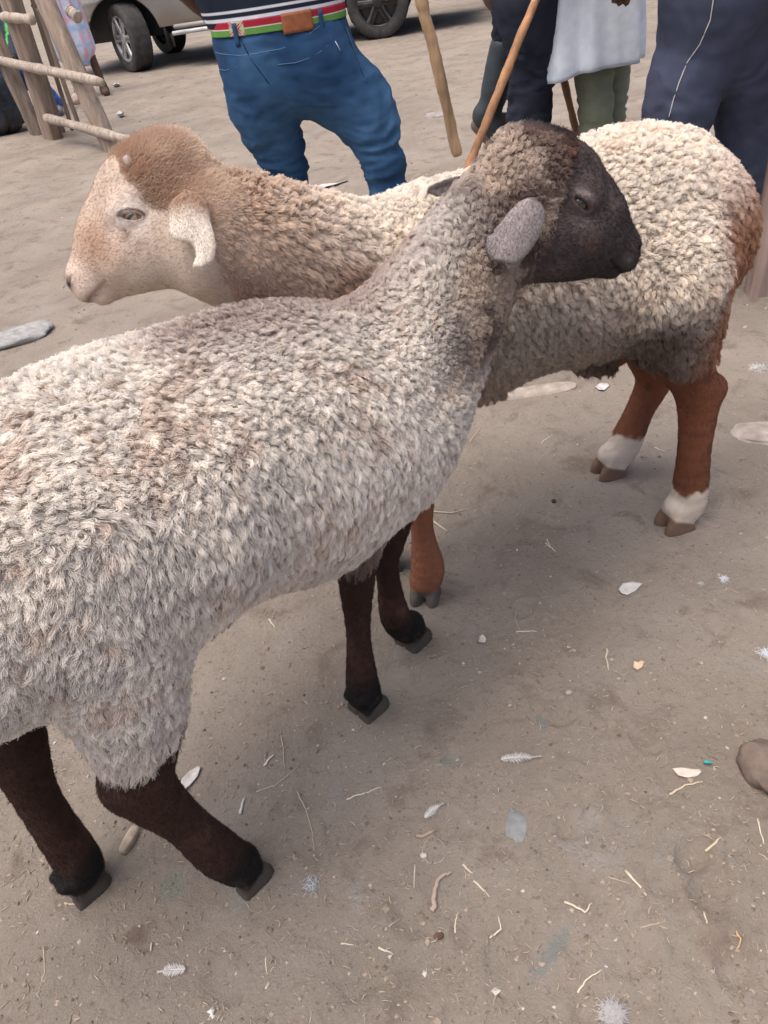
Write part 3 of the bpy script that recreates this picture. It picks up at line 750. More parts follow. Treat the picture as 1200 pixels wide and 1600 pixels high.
def dress():
    A1['jit'] = .35; A2['jit'] = .3
    fleece(A1, 'fleece', int(540000*QF), .0078, style_front, wool_front, 1)
    fleece(A2, 'fleece', int(370000*QF), .0102, style_back, wool_back, 2, rad=.00052)
    coat(A1, 'short_hair', int(90000*QF), lambda A, V: np.maximum(A['face'], A['legm'])*(V[:, 2] > .032), 3)
    coat(A1, 'crown_hair', int(20000*QF), crown_zone, 6, length=.010, rad=.0003, K=4, lay=.75, mess=.4)
    coat(A2, 'short_hair', int(90000*QF), lambda A, V: np.maximum(A['face'], A['legm'])*(V[:, 2] > .038), 4, length=.0038, rad=.00016, lay=.97, mess=.12)
    coat(A2, 'nape_hair', int(45000*QF), plush_zone, 5, length=.011, rad=.00032, K=4, lay=.62, mess=.55)
# ================================================================== ground
def ground_mat():
    M = bpy.data.materials.new('trodden_dirt'); M.use_nodes = True; n = M.node_tree.nodes; L = M.node_tree.links
    b = n['Principled BSDF']; b.inputs['Roughness'].default_value = .95; b.inputs['Specular IOR Level'].default_value = .15
    tc = n.new('ShaderNodeTexCoord').outputs['Object']
    def noise(s, d=8, r=.6, dist=0):
        t = n.new('ShaderNodeTexNoise'); t.inputs['Scale'].default_value = s; t.inputs['Detail'].default_value = d
        t.inputs['Roughness'].default_value = r; t.inputs['Distortion'].default_value = dist; L.new(tc, t.inputs[0]); return t.outputs[0]
    def ramp(x, a, bb):
        m_ = n.new('ShaderNodeMapRange'); m_.inputs[1].default_value = a; m_.inputs[2].default_value = bb; L.new(x, m_.inputs[0]); return m_.outputs[0]
    def mixn(c1, c2, f):
        m_ = n.new('ShaderNodeMix'); m_.data_type = 'RGBA'
        for k, c in ((6, c1), (7, c2)):
            if isinstance(c, tuple): m_.inputs[k].default_value = (*c, 1)
            else: L.new(c, m_.inputs[k])
        L.new(f, m_.inputs[0]); return m_.outputs[2]
    a = n.new('ShaderNodeAttribute'); a.attribute_name = 'Col'
    c = mixn((.232, .196, .160), (.312, .268, .224), ramp(noise(2.3, 6), .35, .65))
    c = mixn(c, (.145, .108, .085), ramp(noise(9, 8, .65, .5), .53, .76))
    c = mixn(c, (.30, .29, .275), ramp(noise(5.1, 5, .6, .8), .60, .80))
    c = mixn(c, (.44, .38, .32), ramp(noise(160, 4, .7), .60, .80))
    c = mixn(c, (.13, .10, .08), ramp(noise(95, 6, .75), .57, .72))
    mm = n.new('ShaderNodeMix'); mm.data_type = 'RGBA'; mm.blend_type = 'MULTIPLY'; mm.inputs[0].default_value = 1
    L.new(c, mm.inputs[6]); L.new(a.outputs['Color'], mm.inputs[7]); L.new(mm.outputs[2], b.inputs['Base Color'])
    h1 = noise(30, 10, .7); h2 = noise(220, 6, .75); v = n.new('ShaderNodeTexVoronoi'); v.inputs['Scale'].default_value = 75; L.new(tc, v.inputs[0])
    ad = n.new('ShaderNodeMath'); ad.operation = 'MULTIPLY_ADD'; L.new(h2, ad.inputs[0]); ad.inputs[1].default_value = .35; L.new(h1, ad.inputs[2])
    ad2 = n.new('ShaderNodeMath'); ad2.operation = 'MULTIPLY_ADD'; L.new(v.outputs[0], ad2.inputs[0]); ad2.inputs[1].default_value = -.12; L.new(ad.outputs[0], ad2.inputs[2])
    bp = n.new('ShaderNodeBump'); bp.inputs['Strength'].default_value = .9; bp.inputs['Distance'].default_value = .012
    L.new(ad2.outputs[0], bp.inputs['Height']); L.new(bp.outputs[0], b.inputs['Normal'])
    return M
def ground_height(X, Y):
    P = np.stack([X, Y, X*0], 1)
    z = .018*fbm(P*.9, 3, 70)*sstep(1.2, 4, np.hypot(X-.2, Y-1.0))+.005*fbm(P*4, 4, 50)
    cl = fbm(P*17+vvec(P*9, 60)*.3, 4, 55); z = z+.0035*cl+.0045*sstep(.12, .55, fbm(P*34, 3, 58))*sstep(-.3, .2, fbm(P*3.1, 2, 90))
    for (px, py, r, dpt, an) in PRINTS:
        g = on_ground(px, py); dx = X-g[0]; dy = Y-g[1]; ca, sa = math.cos(an), math.sin(an)
        q = np.sqrt(((dx*ca+dy*sa)/r)**2+((-dx*sa+dy*ca)/(r*.65))**2)
        z = z-dpt*sstep(1.15, .75, q)+dpt*.45*np.exp(-((q-1.35)/.22)**2)
    return z
PRINTS = [(1085, 1335, .035, .010, .6), (1110, 1385, .045, .006, 1.2), (880, 1120, .03, .006, .3), (700, 1290, .03, .005, 1), (640, 1430, .035, .006, 2),
          (250, 1450, .04, .006, .5), (480, 1240, .03, .005, 1.4), (900, 1290, .035, .006, .2), (790, 1480, .04, .006, .9), (1010, 1160, .03, .006, 2.1),
          (560, 1530, .04, .006, .4), (1150, 1500, .04, .008, 1.), (990, 1500, .035, .005, .2), (350, 1540, .035, .006, 2.4), (820, 950, .03, .006, .7), (1120, 980, .03, .006, 1.8)]
def build_ground():
    n = 700; b_ = 6.1; a_ = 60/math.sinh(b_); s = np.linspace(-1, 1, n)
    xs = a_*np.sinh(b_*s)+.25; ys = a_*np.sinh(b_*s)+1.0
    X, Y = np.meshgrid(xs, ys, indexing='ij'); X = X.ravel(); Y = Y.ravel(); Z = ground_height(X, Y)
    for g in HOOVES:
        d = np.hypot(X-g[0], Y-g[1]); Z = Z*sstep(.04, .10, d)
    V = np.stack([X, Y, Z], 1)
    i, j = np.meshgrid(np.arange(n-1), np.arange(n-1), indexing='ij'); i = i.ravel(); j = j.ravel()
    F = np.stack([i*n+j, (i+1)*n+j, (i+1)*n+j+1, i*n+j+1], 1)
    P = np.stack([X, Y, X*0], 1); C = np.ones((len(P), 3))
    t = fbm(P*1.3, 3, 77); C = C*(1+.10*t)[:, None]*(1+.46*sstep(1.5, 3.2, Y-.25*X+.5*t))[:, None]   # paler soil beyond the sheep: haze and glare put into the colour
    for (px, py, rx, ry, an, col, k) in STAINS:                     # damp or ashy patches in the soil
        g = on_ground(px, py); dx = X-g[0]; dy = Y-g[1]; ca, sa = math.cos(an), math.sin(an)
        q = np.sqrt(((dx*ca+dy*sa)/rx)**2+((-dx*sa+dy*ca)/ry)**2)+.35*fbm(P*40, 3, 71)
        C = mixc(C, col, sstep(1.05, .7, q)*k)
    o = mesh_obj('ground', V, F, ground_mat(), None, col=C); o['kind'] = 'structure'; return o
STAINS = [(700, 1190, .035, .010, .1, (.75, .95, 1.25), .8), (860, 1490, .05, .014, .7, (.72, .88, 1.1), .8), (270, 1385, .02, .03, 0, (.8, 1.0, 1.25), .7),
          (490, 1380, .012, .03, .2, (.95, 1.1, 1.3), .8), (845, 1130, .008, .022, .2, (.6, .85, 1.2), .8), (210, 1460, .02, .015, .2, (.6, .45, .4), .6),
          (1120, 1480, .03, .03, 0, (.7, .55, .5), .4), (330, 1560, .1, .04, .2, (1.15, 1.15, 1.15), .5), (1000, 985, .03, .02, 0, (.95, 1.05, 1.1), .6)]
M_straw = mat('straw', rough=.7, nscale=300, namt=.15, spec=.3)
M_stone = mat('stone', rough=.9, nscale=35, namt=.3, bump=.8, bscale=80, bdist=.004, spec=.2)
M_feather = mat('feather', rough=.9, spec=.1)
M_leaf = mat('dry_leaf', rough=.85, nscale=60, namt=.25, bump=.5, bscale=120, bdist=.002)
def gz(x, y): return float(ground_height(np.array([x]), np.array([y]))[0])
def tube_data(P, r, nseg=5, flat=1.0):
    P = np.asarray(P, float); r = np.broadcast_to(r, (len(P),)); V = []; F = []
    for i, p in enumerate(P):
        t = unit(P[min(i+1, len(P)-1)]-P[max(i-1, 0)]); a = np.array([0, 0, 1.]) if abs(t[2]) < .9 else np.array([1., 0, 0])
        u = unit(np.cross(a, t)); v = np.cross(t, u)
        for k in range(nseg):
            an = 2*math.pi*k/nseg; V.append(p+u*math.cos(an)*r[i]+v*math.sin(an)*r[i]*flat)
    for i in range(len(P)-1):
        for k in range(nseg):
            k2 = (k+1) % nseg; F.append([i*nseg+k, i*nseg+k2, (i+1)*nseg+k2, (i+1)*nseg+k])
    F.append(list(range(nseg))[::-1]); F.append([(len(P)-1)*nseg+k for k in range(nseg)])
    return V, F
class MB:
    def __init__(s): s.V = []; s.F = []; s.C = []
    def add(s, V, F, c=(.5, .5, .5)):
        n = len(s.V); s.V += [list(map(float, v)) for v in V]; s.F += [[int(i)+n for i in f] for f in F]
        c = np.asarray(c, float); s.C += (c.tolist() if c.ndim == 2 else [list(c)]*len(V)); return s
    def tube(s, P, r, c=(.5, .5, .5), nseg=6, flat=1.0): V, F = tube_data(P, r, nseg, flat); return s.add(V, F, c)
    def box(s, c, size, col=(.5, .5, .5), M=None, bev=0):
        bm = bmesh.new(); bmesh.ops.create_cube(bm, size=1)
        for v in bm.verts: v.co = Vector((v.co.x*size[0], v.co.y*size[1], v.co.z*size[2]))
        if bev: bmesh.ops.bevel(bm, geom=list(bm.edges), offset=bev, segments=2, affect='EDGES')
        bm.verts.index_update(); V = np.array([v.co[:] for v in bm.verts]); F = [[v.index for v in f.verts] for f in bm.faces]; bm.free()
        if M is not None: V = V @ np.asarray(M)
        return s.add(V+np.asarray(c, float), F, col)
    def build(s, name, material, parent=None, smooth=True): return mo(name, s.V, s.F, material, parent, col=np.array(s.C), smooth=smooth)
def dirt_line(pts, lift=.002, sub=5):
    W = [on_ground(*p)[:2] for p in pts]; out = []
    for a, b_ in zip(W[:-1], W[1:]):
        for k in range(sub): out.append(a+(b_-a)*k/sub)
    out.append(W[-1]); out = np.array(out)
    z = ground_height(out[:, 0], out[:, 1]); z = np.maximum(z, np.linspace(z[0], z[-1], len(z)))
    return np.column_stack([out, z+lift])
def twig(pts, r, c, label, cat='straw', name='straw', group=None):
    P = dirt_line(pts, r*.7); rng = np.random.default_rng(int(pts[0][0]+pts[0][1])); P[:, :2] += rng.normal(size=(len(P), 2))*r*.35
    rr = r*np.linspace(1.1, .55, len(P)); o = MB().tube(P, rr, c, 6, .6).build(name, M_straw)
    return tag(o, label, cat, group)
def feather(pts, wpx, c, label, seed=0):
    P = dirt_line(pts, .004, 6); rng = np.random.default_rng(seed); mb = MB(); mb.tube(P, np.linspace(.0008, .0003, len(P)), (.75, .72, .68), 5)
    Wd = wpx*.00085
    for i in range(70):
        t = i/70; k = t*(len(P)-1); a = P[int(k)]+(P[min(int(k)+1, len(P)-1)]-P[int(k)])*(k-int(k)); tg = unit(P[-1]-P[0])
        for s in (-1, 1):
            sd = np.cross([0, 0, 1], tg)*s; L_ = Wd*math.sin(min(1, .15+t*1.1)*math.pi)**.7*rng.uniform(.6, 1.1)+.0015
            e = a+sd*L_+tg*L_*rng.uniform(.3, .9)+np.array([0, 0, rng.uniform(-.0005, .003)])
            mb.tube([a, (a+e)/2+[0, 0, .001], e], [.00045, .0004, .0002], c, 3)
    o = mb.build('feather', M_feather); return tag(o, label, 'feather')
def fluff(px, py, r, c, label, seed=0, n=120):
    g = on_ground(px, py); z = gz(g[0], g[1]); rng = np.random.default_rng(seed); mb = MB()
    for i in range(n):
        a = g+np.array([rng.normal()*r*.25, rng.normal()*r*.25, 0]); a[2] = z+.001; d = unit(rng.normal(size=3)); d[2] = abs(d[2])*.22
        e = a+d*r*rng.uniform(.4, 1.1); mb.tube([a, (a+e)/2+rng.normal(size=3)*r*.12, e], [.00035, .0003, .0002], c, 3)
    o = mb.build('down_feather', M_feather); return tag(o, label, 'feather')
def stone(px, py, size, c, label, seed=0, name='stone', cat='stone', sink=.3, rot=0, sub=4, rough=.25):
    g = on_ground(px, py); bm = bmesh.new(); bmesh.ops.create_icosphere(bm, subdivisions=sub, radius=1)
    V = np.array([v.co[:] for v in bm.verts]); F = np.array([[v.index for v in f.verts] for f in bm.faces]); bm.free()
    V = V*(1+rough*fbm(V*1.1+seed*5.1, 4, seed))[:, None]; V = np.sign(V)*np.abs(V)**.85
    V = V*np.array(size)*.5; ca, sa = math.cos(rot), math.sin(rot); V = V@np.array([[ca, sa, 0], [-sa, ca, 0], [0, 0, 1]])
    V = V+[g[0], g[1], gz(g[0], g[1])+size[2]*(.5-sink)]
    C = np.tile(np.array(c), (len(V), 1))*(1+.25*fbm(V*60, 3, seed))[:, None]
    o = mo(name, V, F, M_stone, None, col=C); return tag(o, label, cat)
def flake(px, py, outline, c, label, name='leaf', cat='leaf', curl=.004, seed=0, material=None):
    """thin curled piece lying on the dirt; outline in picture-pixel offsets"""
    W = np.array([on_ground(px+x, py+y)[:2] for x, y in outline]); ctr = W.mean(0); rings = 5; V = []; F = []
    n = len(W)
    for k in range(rings+1):
        for p in W:
            q = ctr+(p-ctr)*(k/rings if k else .02); r_ = k/rings
            V.append([q[0], q[1], 0.0+curl*r_*r_*(1+.6*math.sin(seed+5*math.atan2(p[1]-ctr[1], p[0]-ctr[0])))])
    V = np.array(V); V[:, 2] += ground_height(V[:, 0]*0+ctr[0], V[:, 1]*0+ctr[1])+.0025
    for k in range(rings):
        for i in range(n): F.append([k*n+i, k*n+(i+1) % n, (k+1)*n+(i+1) % n, (k+1)*n+i])
    m = len(V); V2 = np.concatenate([V, V-[0, 0, .0012]]); F2 = F+[[x+m for x in f[::-1]] for f in F]
    for i in range(n): a, b_ = rings*n+i, rings*n+(i+1) % n; F2.append([a, b_, b_+m, a+m])
    C = np.tile(np.array(c), (len(V2), 1))*(1+.2*fbm(V2*150, 2, seed))[:, None]
    o = mo(name, V2, F2, material or M_leaf, None, col=C); return tag(o, label, cat)
def litter():
    S1, S2, S3 = (.50, .42, .30), (.40, .33, .25), (.58, .51, .40)
    tw = [([(978, 1362), (1010, 1402)], .0022, S3, 'thick pale straw stalk lying slantwise at lower right, widest end down'),
          ([(882, 1411), (915, 1426), (924, 1412)], .0018, S3, 'pale straw bent into a tick beside the thick slanting stalk'),
          ([(903, 1550), (915, 1532), (941, 1517)], .0014, S3, 'thin curved straw near the bottom edge beside the white fluff'),
          ([(542, 1250), (570, 1240), (596, 1230)], .0015, S3, 'wavy pale straw in the open dirt right of the front sheep hind hoof'),
          ([(464, 1236), (478, 1266), (488, 1300), (491, 1330)], .0013, S2, 'long thin straw running down the dirt by the front sheep hind hoof'),
          ([(400, 1238), (430, 1228), (466, 1198)], .0013, S2, 'crooked brown straw above the right hind hoof of the front sheep'),
          ([(724, 1352), (738, 1366)], .002, S3, 'short upper piece of the two pale straws in one line'),
          ([(741, 1378), (763, 1400)], .0018, S3, 'lower longer piece of the two pale straws in one line'),
          ([(711, 1458), (711, 1440), (716, 1424)], .0013, S3, 'upright curved straw left of the hooked straw'),
          ([(766, 1464), (783, 1452), (779, 1434)], .0015, S3, 'hooked pale straw below the two straws in one line'),
          ([(592, 1480), (615, 1492)], .0018, S3, 'short straw crossed by a thinner stem near the bottom centre'),
          ([(608, 1448), (628, 1430)], .0012, S2, 'thin straw slanting up in the lower centre dirt'),
          ([(532, 1474), (552, 1476)], .0013, S3, 'short level straw left of the crossed straws'),
          ([(648, 1350), (647, 1388)], .0011, S3, 'straight upright thin straw in the lower centre'),
          ([(852, 848), (868, 862)], .002, S3, 'short forked pale straw below the sheep belly, lower prong'),
          ([(855, 842), (860, 856)], .0014, S3, 'small upper prong of straw beside the short forked straw'),
          ([(806, 988), (838, 987)], .0018, S3, 'short level pale straw in the middle of the dirt'),
          ([(807, 950), (805, 968), (812, 984)], .0011, S2, 'thin stem standing over the short level pale straw'),
          ([(949, 1015), (947, 1030), (951, 1048)], .0018, S3, 'crooked upright straw left of the tan leaf'),
          ([(1046, 1242), (1070, 1228), (1098, 1223)], .0020, S1, 'forked straw stalk below the pale wood chip'),
          ([(1183, 1280), (1192, 1322)], .0014, S3, 'thin straw at the right edge below the brown boulder'),
          ([(1102, 1330), (1125, 1312)], .0022, S1, 'stubby straw beside the round hoof print'),
          ([(1174, 1160), (1174, 1192)], .0032, (.30, .24, .19), 'weathered grey twig leaning beside the brown boulder'),
          ([(1150, 1455), (1158, 1468), (1152, 1482)], .0016, (.45, .31, .16), 'curled orange-brown stem at lower right'),
          ([(1100, 1424), (1104, 1444)], .0014, S3, 'short straw under the hoof print trail'),
          ([(674, 812), (700, 832)], .0022, S3, 'pale straw just right of the rusty fore leg'),
          ([(678, 801), (705, 803), (738, 795)], .0016, S1, 'thin yellow straw lying level right of the rusty fore leg'),
          ([(846, 695), (862, 682)], .0016, S3, 'small straw between the fleece and the white-socked hoof'),
          ([(735, 690), (752, 665)], .0015, S1, 'slanting straw beside the front sheep chest'),
          ([(1022, 700), (1040, 706)], .0016, S3, 'small pale straw between the two hind legs of the cream sheep'),
          ([(414, 1198), (420, 1188), (428, 1180)], .0026, (.55, .50, .44), 'short fat pale husk near the front sheep belly'),
          ([(420, 968), (430, 982)], .0018, S3, 'bent pale straw under the front sheep belly'),
          ([(440, 1150), (445, 1200)], .0011, S2, 'thin grey stem between the fore and hind hooves of the front sheep'),
          ([(100, 1412), (140, 1413)], .0018, S2, 'straw below the left hind hoof of the front sheep'),
          ([(68, 1480), (70, 1520), (62, 1545)], .0010, S2, 'long thin stem at lower left'),
          ([(235, 1470), (235, 1486)], .0015, S3, 'short upright straw at lower left centre'),
          ([(415, 1495), (417, 1522)], .0012, S3, 'thin upright straw with a white crumb at its foot'),
          ([(375, 1272), (382, 1248)], .0030, (.50, .46, .42), 'curled grey husk beside the pale strip of bark'),
          ([(650, 1310), (672, 1302), (686, 1294)], .0034, (.34, .26, .20), 'thick brown twig left of the wiry root loop', ),
          ([(950, 1370), (985, 1382)], .0012, S2, 'dull thin stem above the thick pale straw stalk'),
          ([(1000, 1450), (1040, 1440)], .0012, S2, 'dull thin stem below the hoof prints')]
    for i, a in enumerate(tw): twig(a[0], a[1], a[2], ' '.join(a[3].split()[:16]), 'twig' if 'twig' in a[3] else 'straw', 'twig' if 'twig' in a[3] else 'straw')
    P = [(678+18*math.cos(a), 1330+20*math.sin(a)) for a in np.linspace(.3, 6.1, 14)]; twig(P, .0009, (.40, .35, .31), 'thin wiry root curled into a loop in the lower centre', 'root', 'root')
    P = [(676, 1425), (678, 1395), (686, 1372), (706, 1362)]; twig(P, .0042, (.36, .28, .23), 'thick curved brown root half buried below the wiry loop', 'root', 'root')
    feather([(783, 1189), (812, 1187), (847, 1184)], 11, (.72, .70, .68), 'small white feather with dark quill in the centre right dirt', 1)
    feather([(664, 1280), (676, 1268), (694, 1258)], 9, (.62, .60, .58), 'grey-white feather beside the thick brown twig', 2)
    feather([(290, 1515), (268, 1516), (246, 1520)], 10, (.66, .63, .61), 'ragged white feather at lower left', 3)
    fluff(1185, 576, .028, (.78, .80, .84), 'white down feather near the right edge beside the cream sheep', 4)
    fluff(958, 1588, .021, (.58, .57, .57), 'large tuft of white down at the bottom edge', 5, 500)
    fluff(1132, 905, .012, (.75, .80, .84), 'small round bluish white down ball at the right', 6)
    fluff(1198, 1022, .018, (.80, .84, .88), 'white down ball cut by the right edge', 7)
    fluff(488, 1382, .018, (.62, .64, .70), 'wispy lilac-grey down beside the front sheep hind hoof', 8, 60)
    fluff(1095, 912, .008, (.62, .62, .62), 'tiny grey down speck beside the bluish down ball', 9, 50)
    fluff(836, 1104, .012, (.66, .68, .70), 'small white down wisp above the white feather', 10, 60) if 0 else None
    flake(985, 921, [(-19, 2), (-12, -8), (2, -10), (19, -6), (8, 4), (-5, 11), (-14, 9)], (.50, .48, .46), 'grey oval leaf lying flat in the middle of the dirt', seed=1, curl=.003)
    flake(998, 1042, [(-9, 5), (-8, -5), (-1, -3), (3, -7), (9, -6), (5, 4), (-2, 7)], (.55, .42, .30), 'small tan jagged leaf right of the crooked upright straw', seed=2)
    flake(755, 1002, [(-7, 6), (-5, -4), (0, -6), (5, 0), (3, 6)], (.50, .45, .42), 'small pale curled husk near the middle left of the dirt', seed=6)
    flake(1073, 1209, [(-23, -6), (-10, -7), (8, -5), (20, -5), (23, 0), (16, 6), (0, 8), (-14, 5)], (.55, .46, .40), 'pale flat wood chip at right above the forked stalk', 'wood_chip', 'wood chip', seed=3, curl=.001)
    flake(1103, 1195, [(-5, -2), (0, -4), (5, -2), (9, 3), (2, 3), (-3, 2)], (.03, .36, .34), 'tiny teal plastic scrap beside the wood chip', 'plastic_scrap', 'plastic scrap', seed=4)
    flake(298, 1221, [(-16, 15), (-12, 0), (0, -12), (12, -22), (17, -20), (12, -6), (0, 8), (-10, 18)], (.52, .49, .46), 'pale strip of bark right of the front sheep hind leg', 'bark_strip', 'bark', seed=5)
    flake(515, 291, [(-28, 5), (-12, -1), (14, -5), (28, -9), (29, -7), (8, 0), (-16, 6)], (.55, .53, .50), 'crumpled white strip of litter between the two jeans legs', 'litter_strip', 'litter', seed=8, curl=.01)
    flake(183, 136, [(-6, 2), (-2, -1), (4, -2), (5, 0), (1, 2)], (.60, .61, .60), 'small white scrap on the ground right of the fence rail', 'paper_scrap', 'paper scrap', seed=9, curl=.03)
    flake(190, 182, [(-7, 2), (-2, -1), (5, -2), (6, 0), (0, 2)], (.58, .58, .57), 'white scrap beside the nearer fence post', 'paper_scrap', 'paper scrap', seed=10, curl=.03)
    flake(745, 184, [(-6, 6), (-2, -2), (4, -6), (7, -3), (2, 6)], (.58, .58, .57), 'white scrap beside the tip of the held stick', 'paper_scrap', 'paper scrap', seed=12, curl=.01)
    flake(941, 608, [(-11, 0), (-4, -5), (8, -6), (11, -2), (3, 4), (-6, 5)], (.52, .50, .48), 'white scrap under the belly of the cream sheep', 'paper_scrap', 'paper scrap', seed=13, curl=.004)
    stone(1200, 1205, (.085, .105, .05), (.15, .115, .095), 'rounded brown boulder cut by the right edge', 21, 'boulder', 'boulder', .35, rough=.5)
    stone(806, 1290, (.035, .06, .008), (.20, .21, .21), 'flat blue-grey stone sunk in the dirt', 2, sink=.62, rot=-.3)
    stone(203, 1312, (.022, .055, .018), (.36, .29, .22), 'small oblong tan stone between the front sheep hind hooves', 3, rot=-.4)
    stone(28, 528, (.30, .17, .06), (.30, .295, .285), 'flat pale grey rock at the left edge behind the front sheep', 4, sink=.4, rot=.3, rough=.45)
    stone(132, 160, (.28, .22, .15), (.50, .38, .32), 'pinkish tan rock on the ground behind the fence posts', 5, 'rock', 'rock', .3)
    stone(683, 182, (.17, .13, .045), (.29, .26, .25), 'grey stone half buried left of the stick tip', 6, sink=.5)
    stone(888, 1087, (.014, .012, .010), (.30, .25, .21), 'tiny brown pebble in the middle of the dirt', 7, 'pebble', 'pebble')
    stone(662, 1337, (.012, .010, .010), (.40, .34, .30), 'tiny tan pebble inside the wiry root loop', 8, 'pebble', 'pebble')
    stone(865, 783, (.012, .012, .010), (.07, .05, .04), 'dark brown dropping in the dirt left of the white-socked hoof', 9, 'dropping', 'dropping')
    stone(686, 1462, (.016, .010, .008), (.12, .07, .05), 'dark reddish crumb of dung near the bottom centre', 10, 'dropping', 'dropping')
    stone(838, 612, (.26, .07, .022), (.36, .31, .265), 'long low pale stone edging beneath the cream sheep belly', 11, 'edging_stone', 'stone', .6, .0, rough=.35)
    stone(1205, 680, (.22, .12, .035), (.32, .275, .24), 'low pale-rimmed stone slab at the right edge behind the cream sheep hind hoof', 12, 'stone_slab', 'stone', .6, -.35, rough=.35)
    stone(1180, 345, (.35, .13, .05), (.50, .46, .43), 'pale stone beside the right-hand wooden post', 13, sink=.5)
    # scattered chaff and crumbs nobody could count
    rng = np.random.default_rng(8); mb = MB(); mc = MB()
    def spot():
        while True:
            px, py = rng.uniform(-60, 1260), rng.uniform(60, 1640)
            if rng.random() < (.25+.75*(py/1600)): break
        g = on_ground(px, py); return g, math.hypot(g[0], g[1]+.3)
    for i in range(2600):
        g, D = spot(); L_ = rng.uniform(.003, .013)*(1+.5*D*.3); a = rng.uniform(0, 6.28); d = np.array([math.cos(a), math.sin(a), 0])
        p0 = g-d*L_/2; p1 = g+d*L_/2; z0 = gz2(p0, p1); nz = rng.uniform(0, .002)
        md = (p0+p1)/2+np.array([-d[1], d[0], 0])*rng.normal()*L_*.12
        r = rng.uniform(.0003, .0008)*(1+.3*D); c = np.array(S2)*rng.uniform(.7, 1.25)
        mb.tube([[p0[0], p0[1], z0+r], [md[0], md[1], z0+r+nz], [p1[0], p1[1], z0+r+nz*.5]], [r, r, r*.6], c, 4, .6)
    for i in range(3800):
        g, D = spot(); s = rng.uniform(.0010, .0030)*(1+.3*D)*(1 if rng.random() < .96 else 1.8); z0 = gz(g[0], g[1])
        V = np.array([[1, 0, 0], [-1, 0, 0], [0, 1, 0], [0, -1, 0], [0, 0, 1], [0, 0, -1], [.7, .7, .3], [-.7, .6, .4]])[:6]+rng.normal(size=(6, 3))*.25
        F = [[0, 2, 4], [2, 1, 4], [1, 3, 4], [3, 0, 4], [2, 0, 5], [1, 2, 5], [3, 1, 5], [0, 3, 5]]
        c = np.array((.30, .24, .19))*rng.uniform(.5, 1.3) if rng.random() < .965 else np.array((.50, .48, .45))
        mc.add(V*s*[1, 1, .6]+[g[0], g[1], z0+s*.2], F, c)
    tag(mb.build('chaff', M_straw), 'short broken straw and hair bits scattered over the dirt', 'chaff', kind='stuff')
    tag(mc.build('soil_crumbs', M_stone, smooth=False), 'loose crumbs of soil and grit scattered over the dirt', 'grit', kind='stuff')
def gz2(a, b_):
    z = ground_height(np.array([a[0], b_[0]]), np.array([a[1], b_[1]])); return float(z.max())
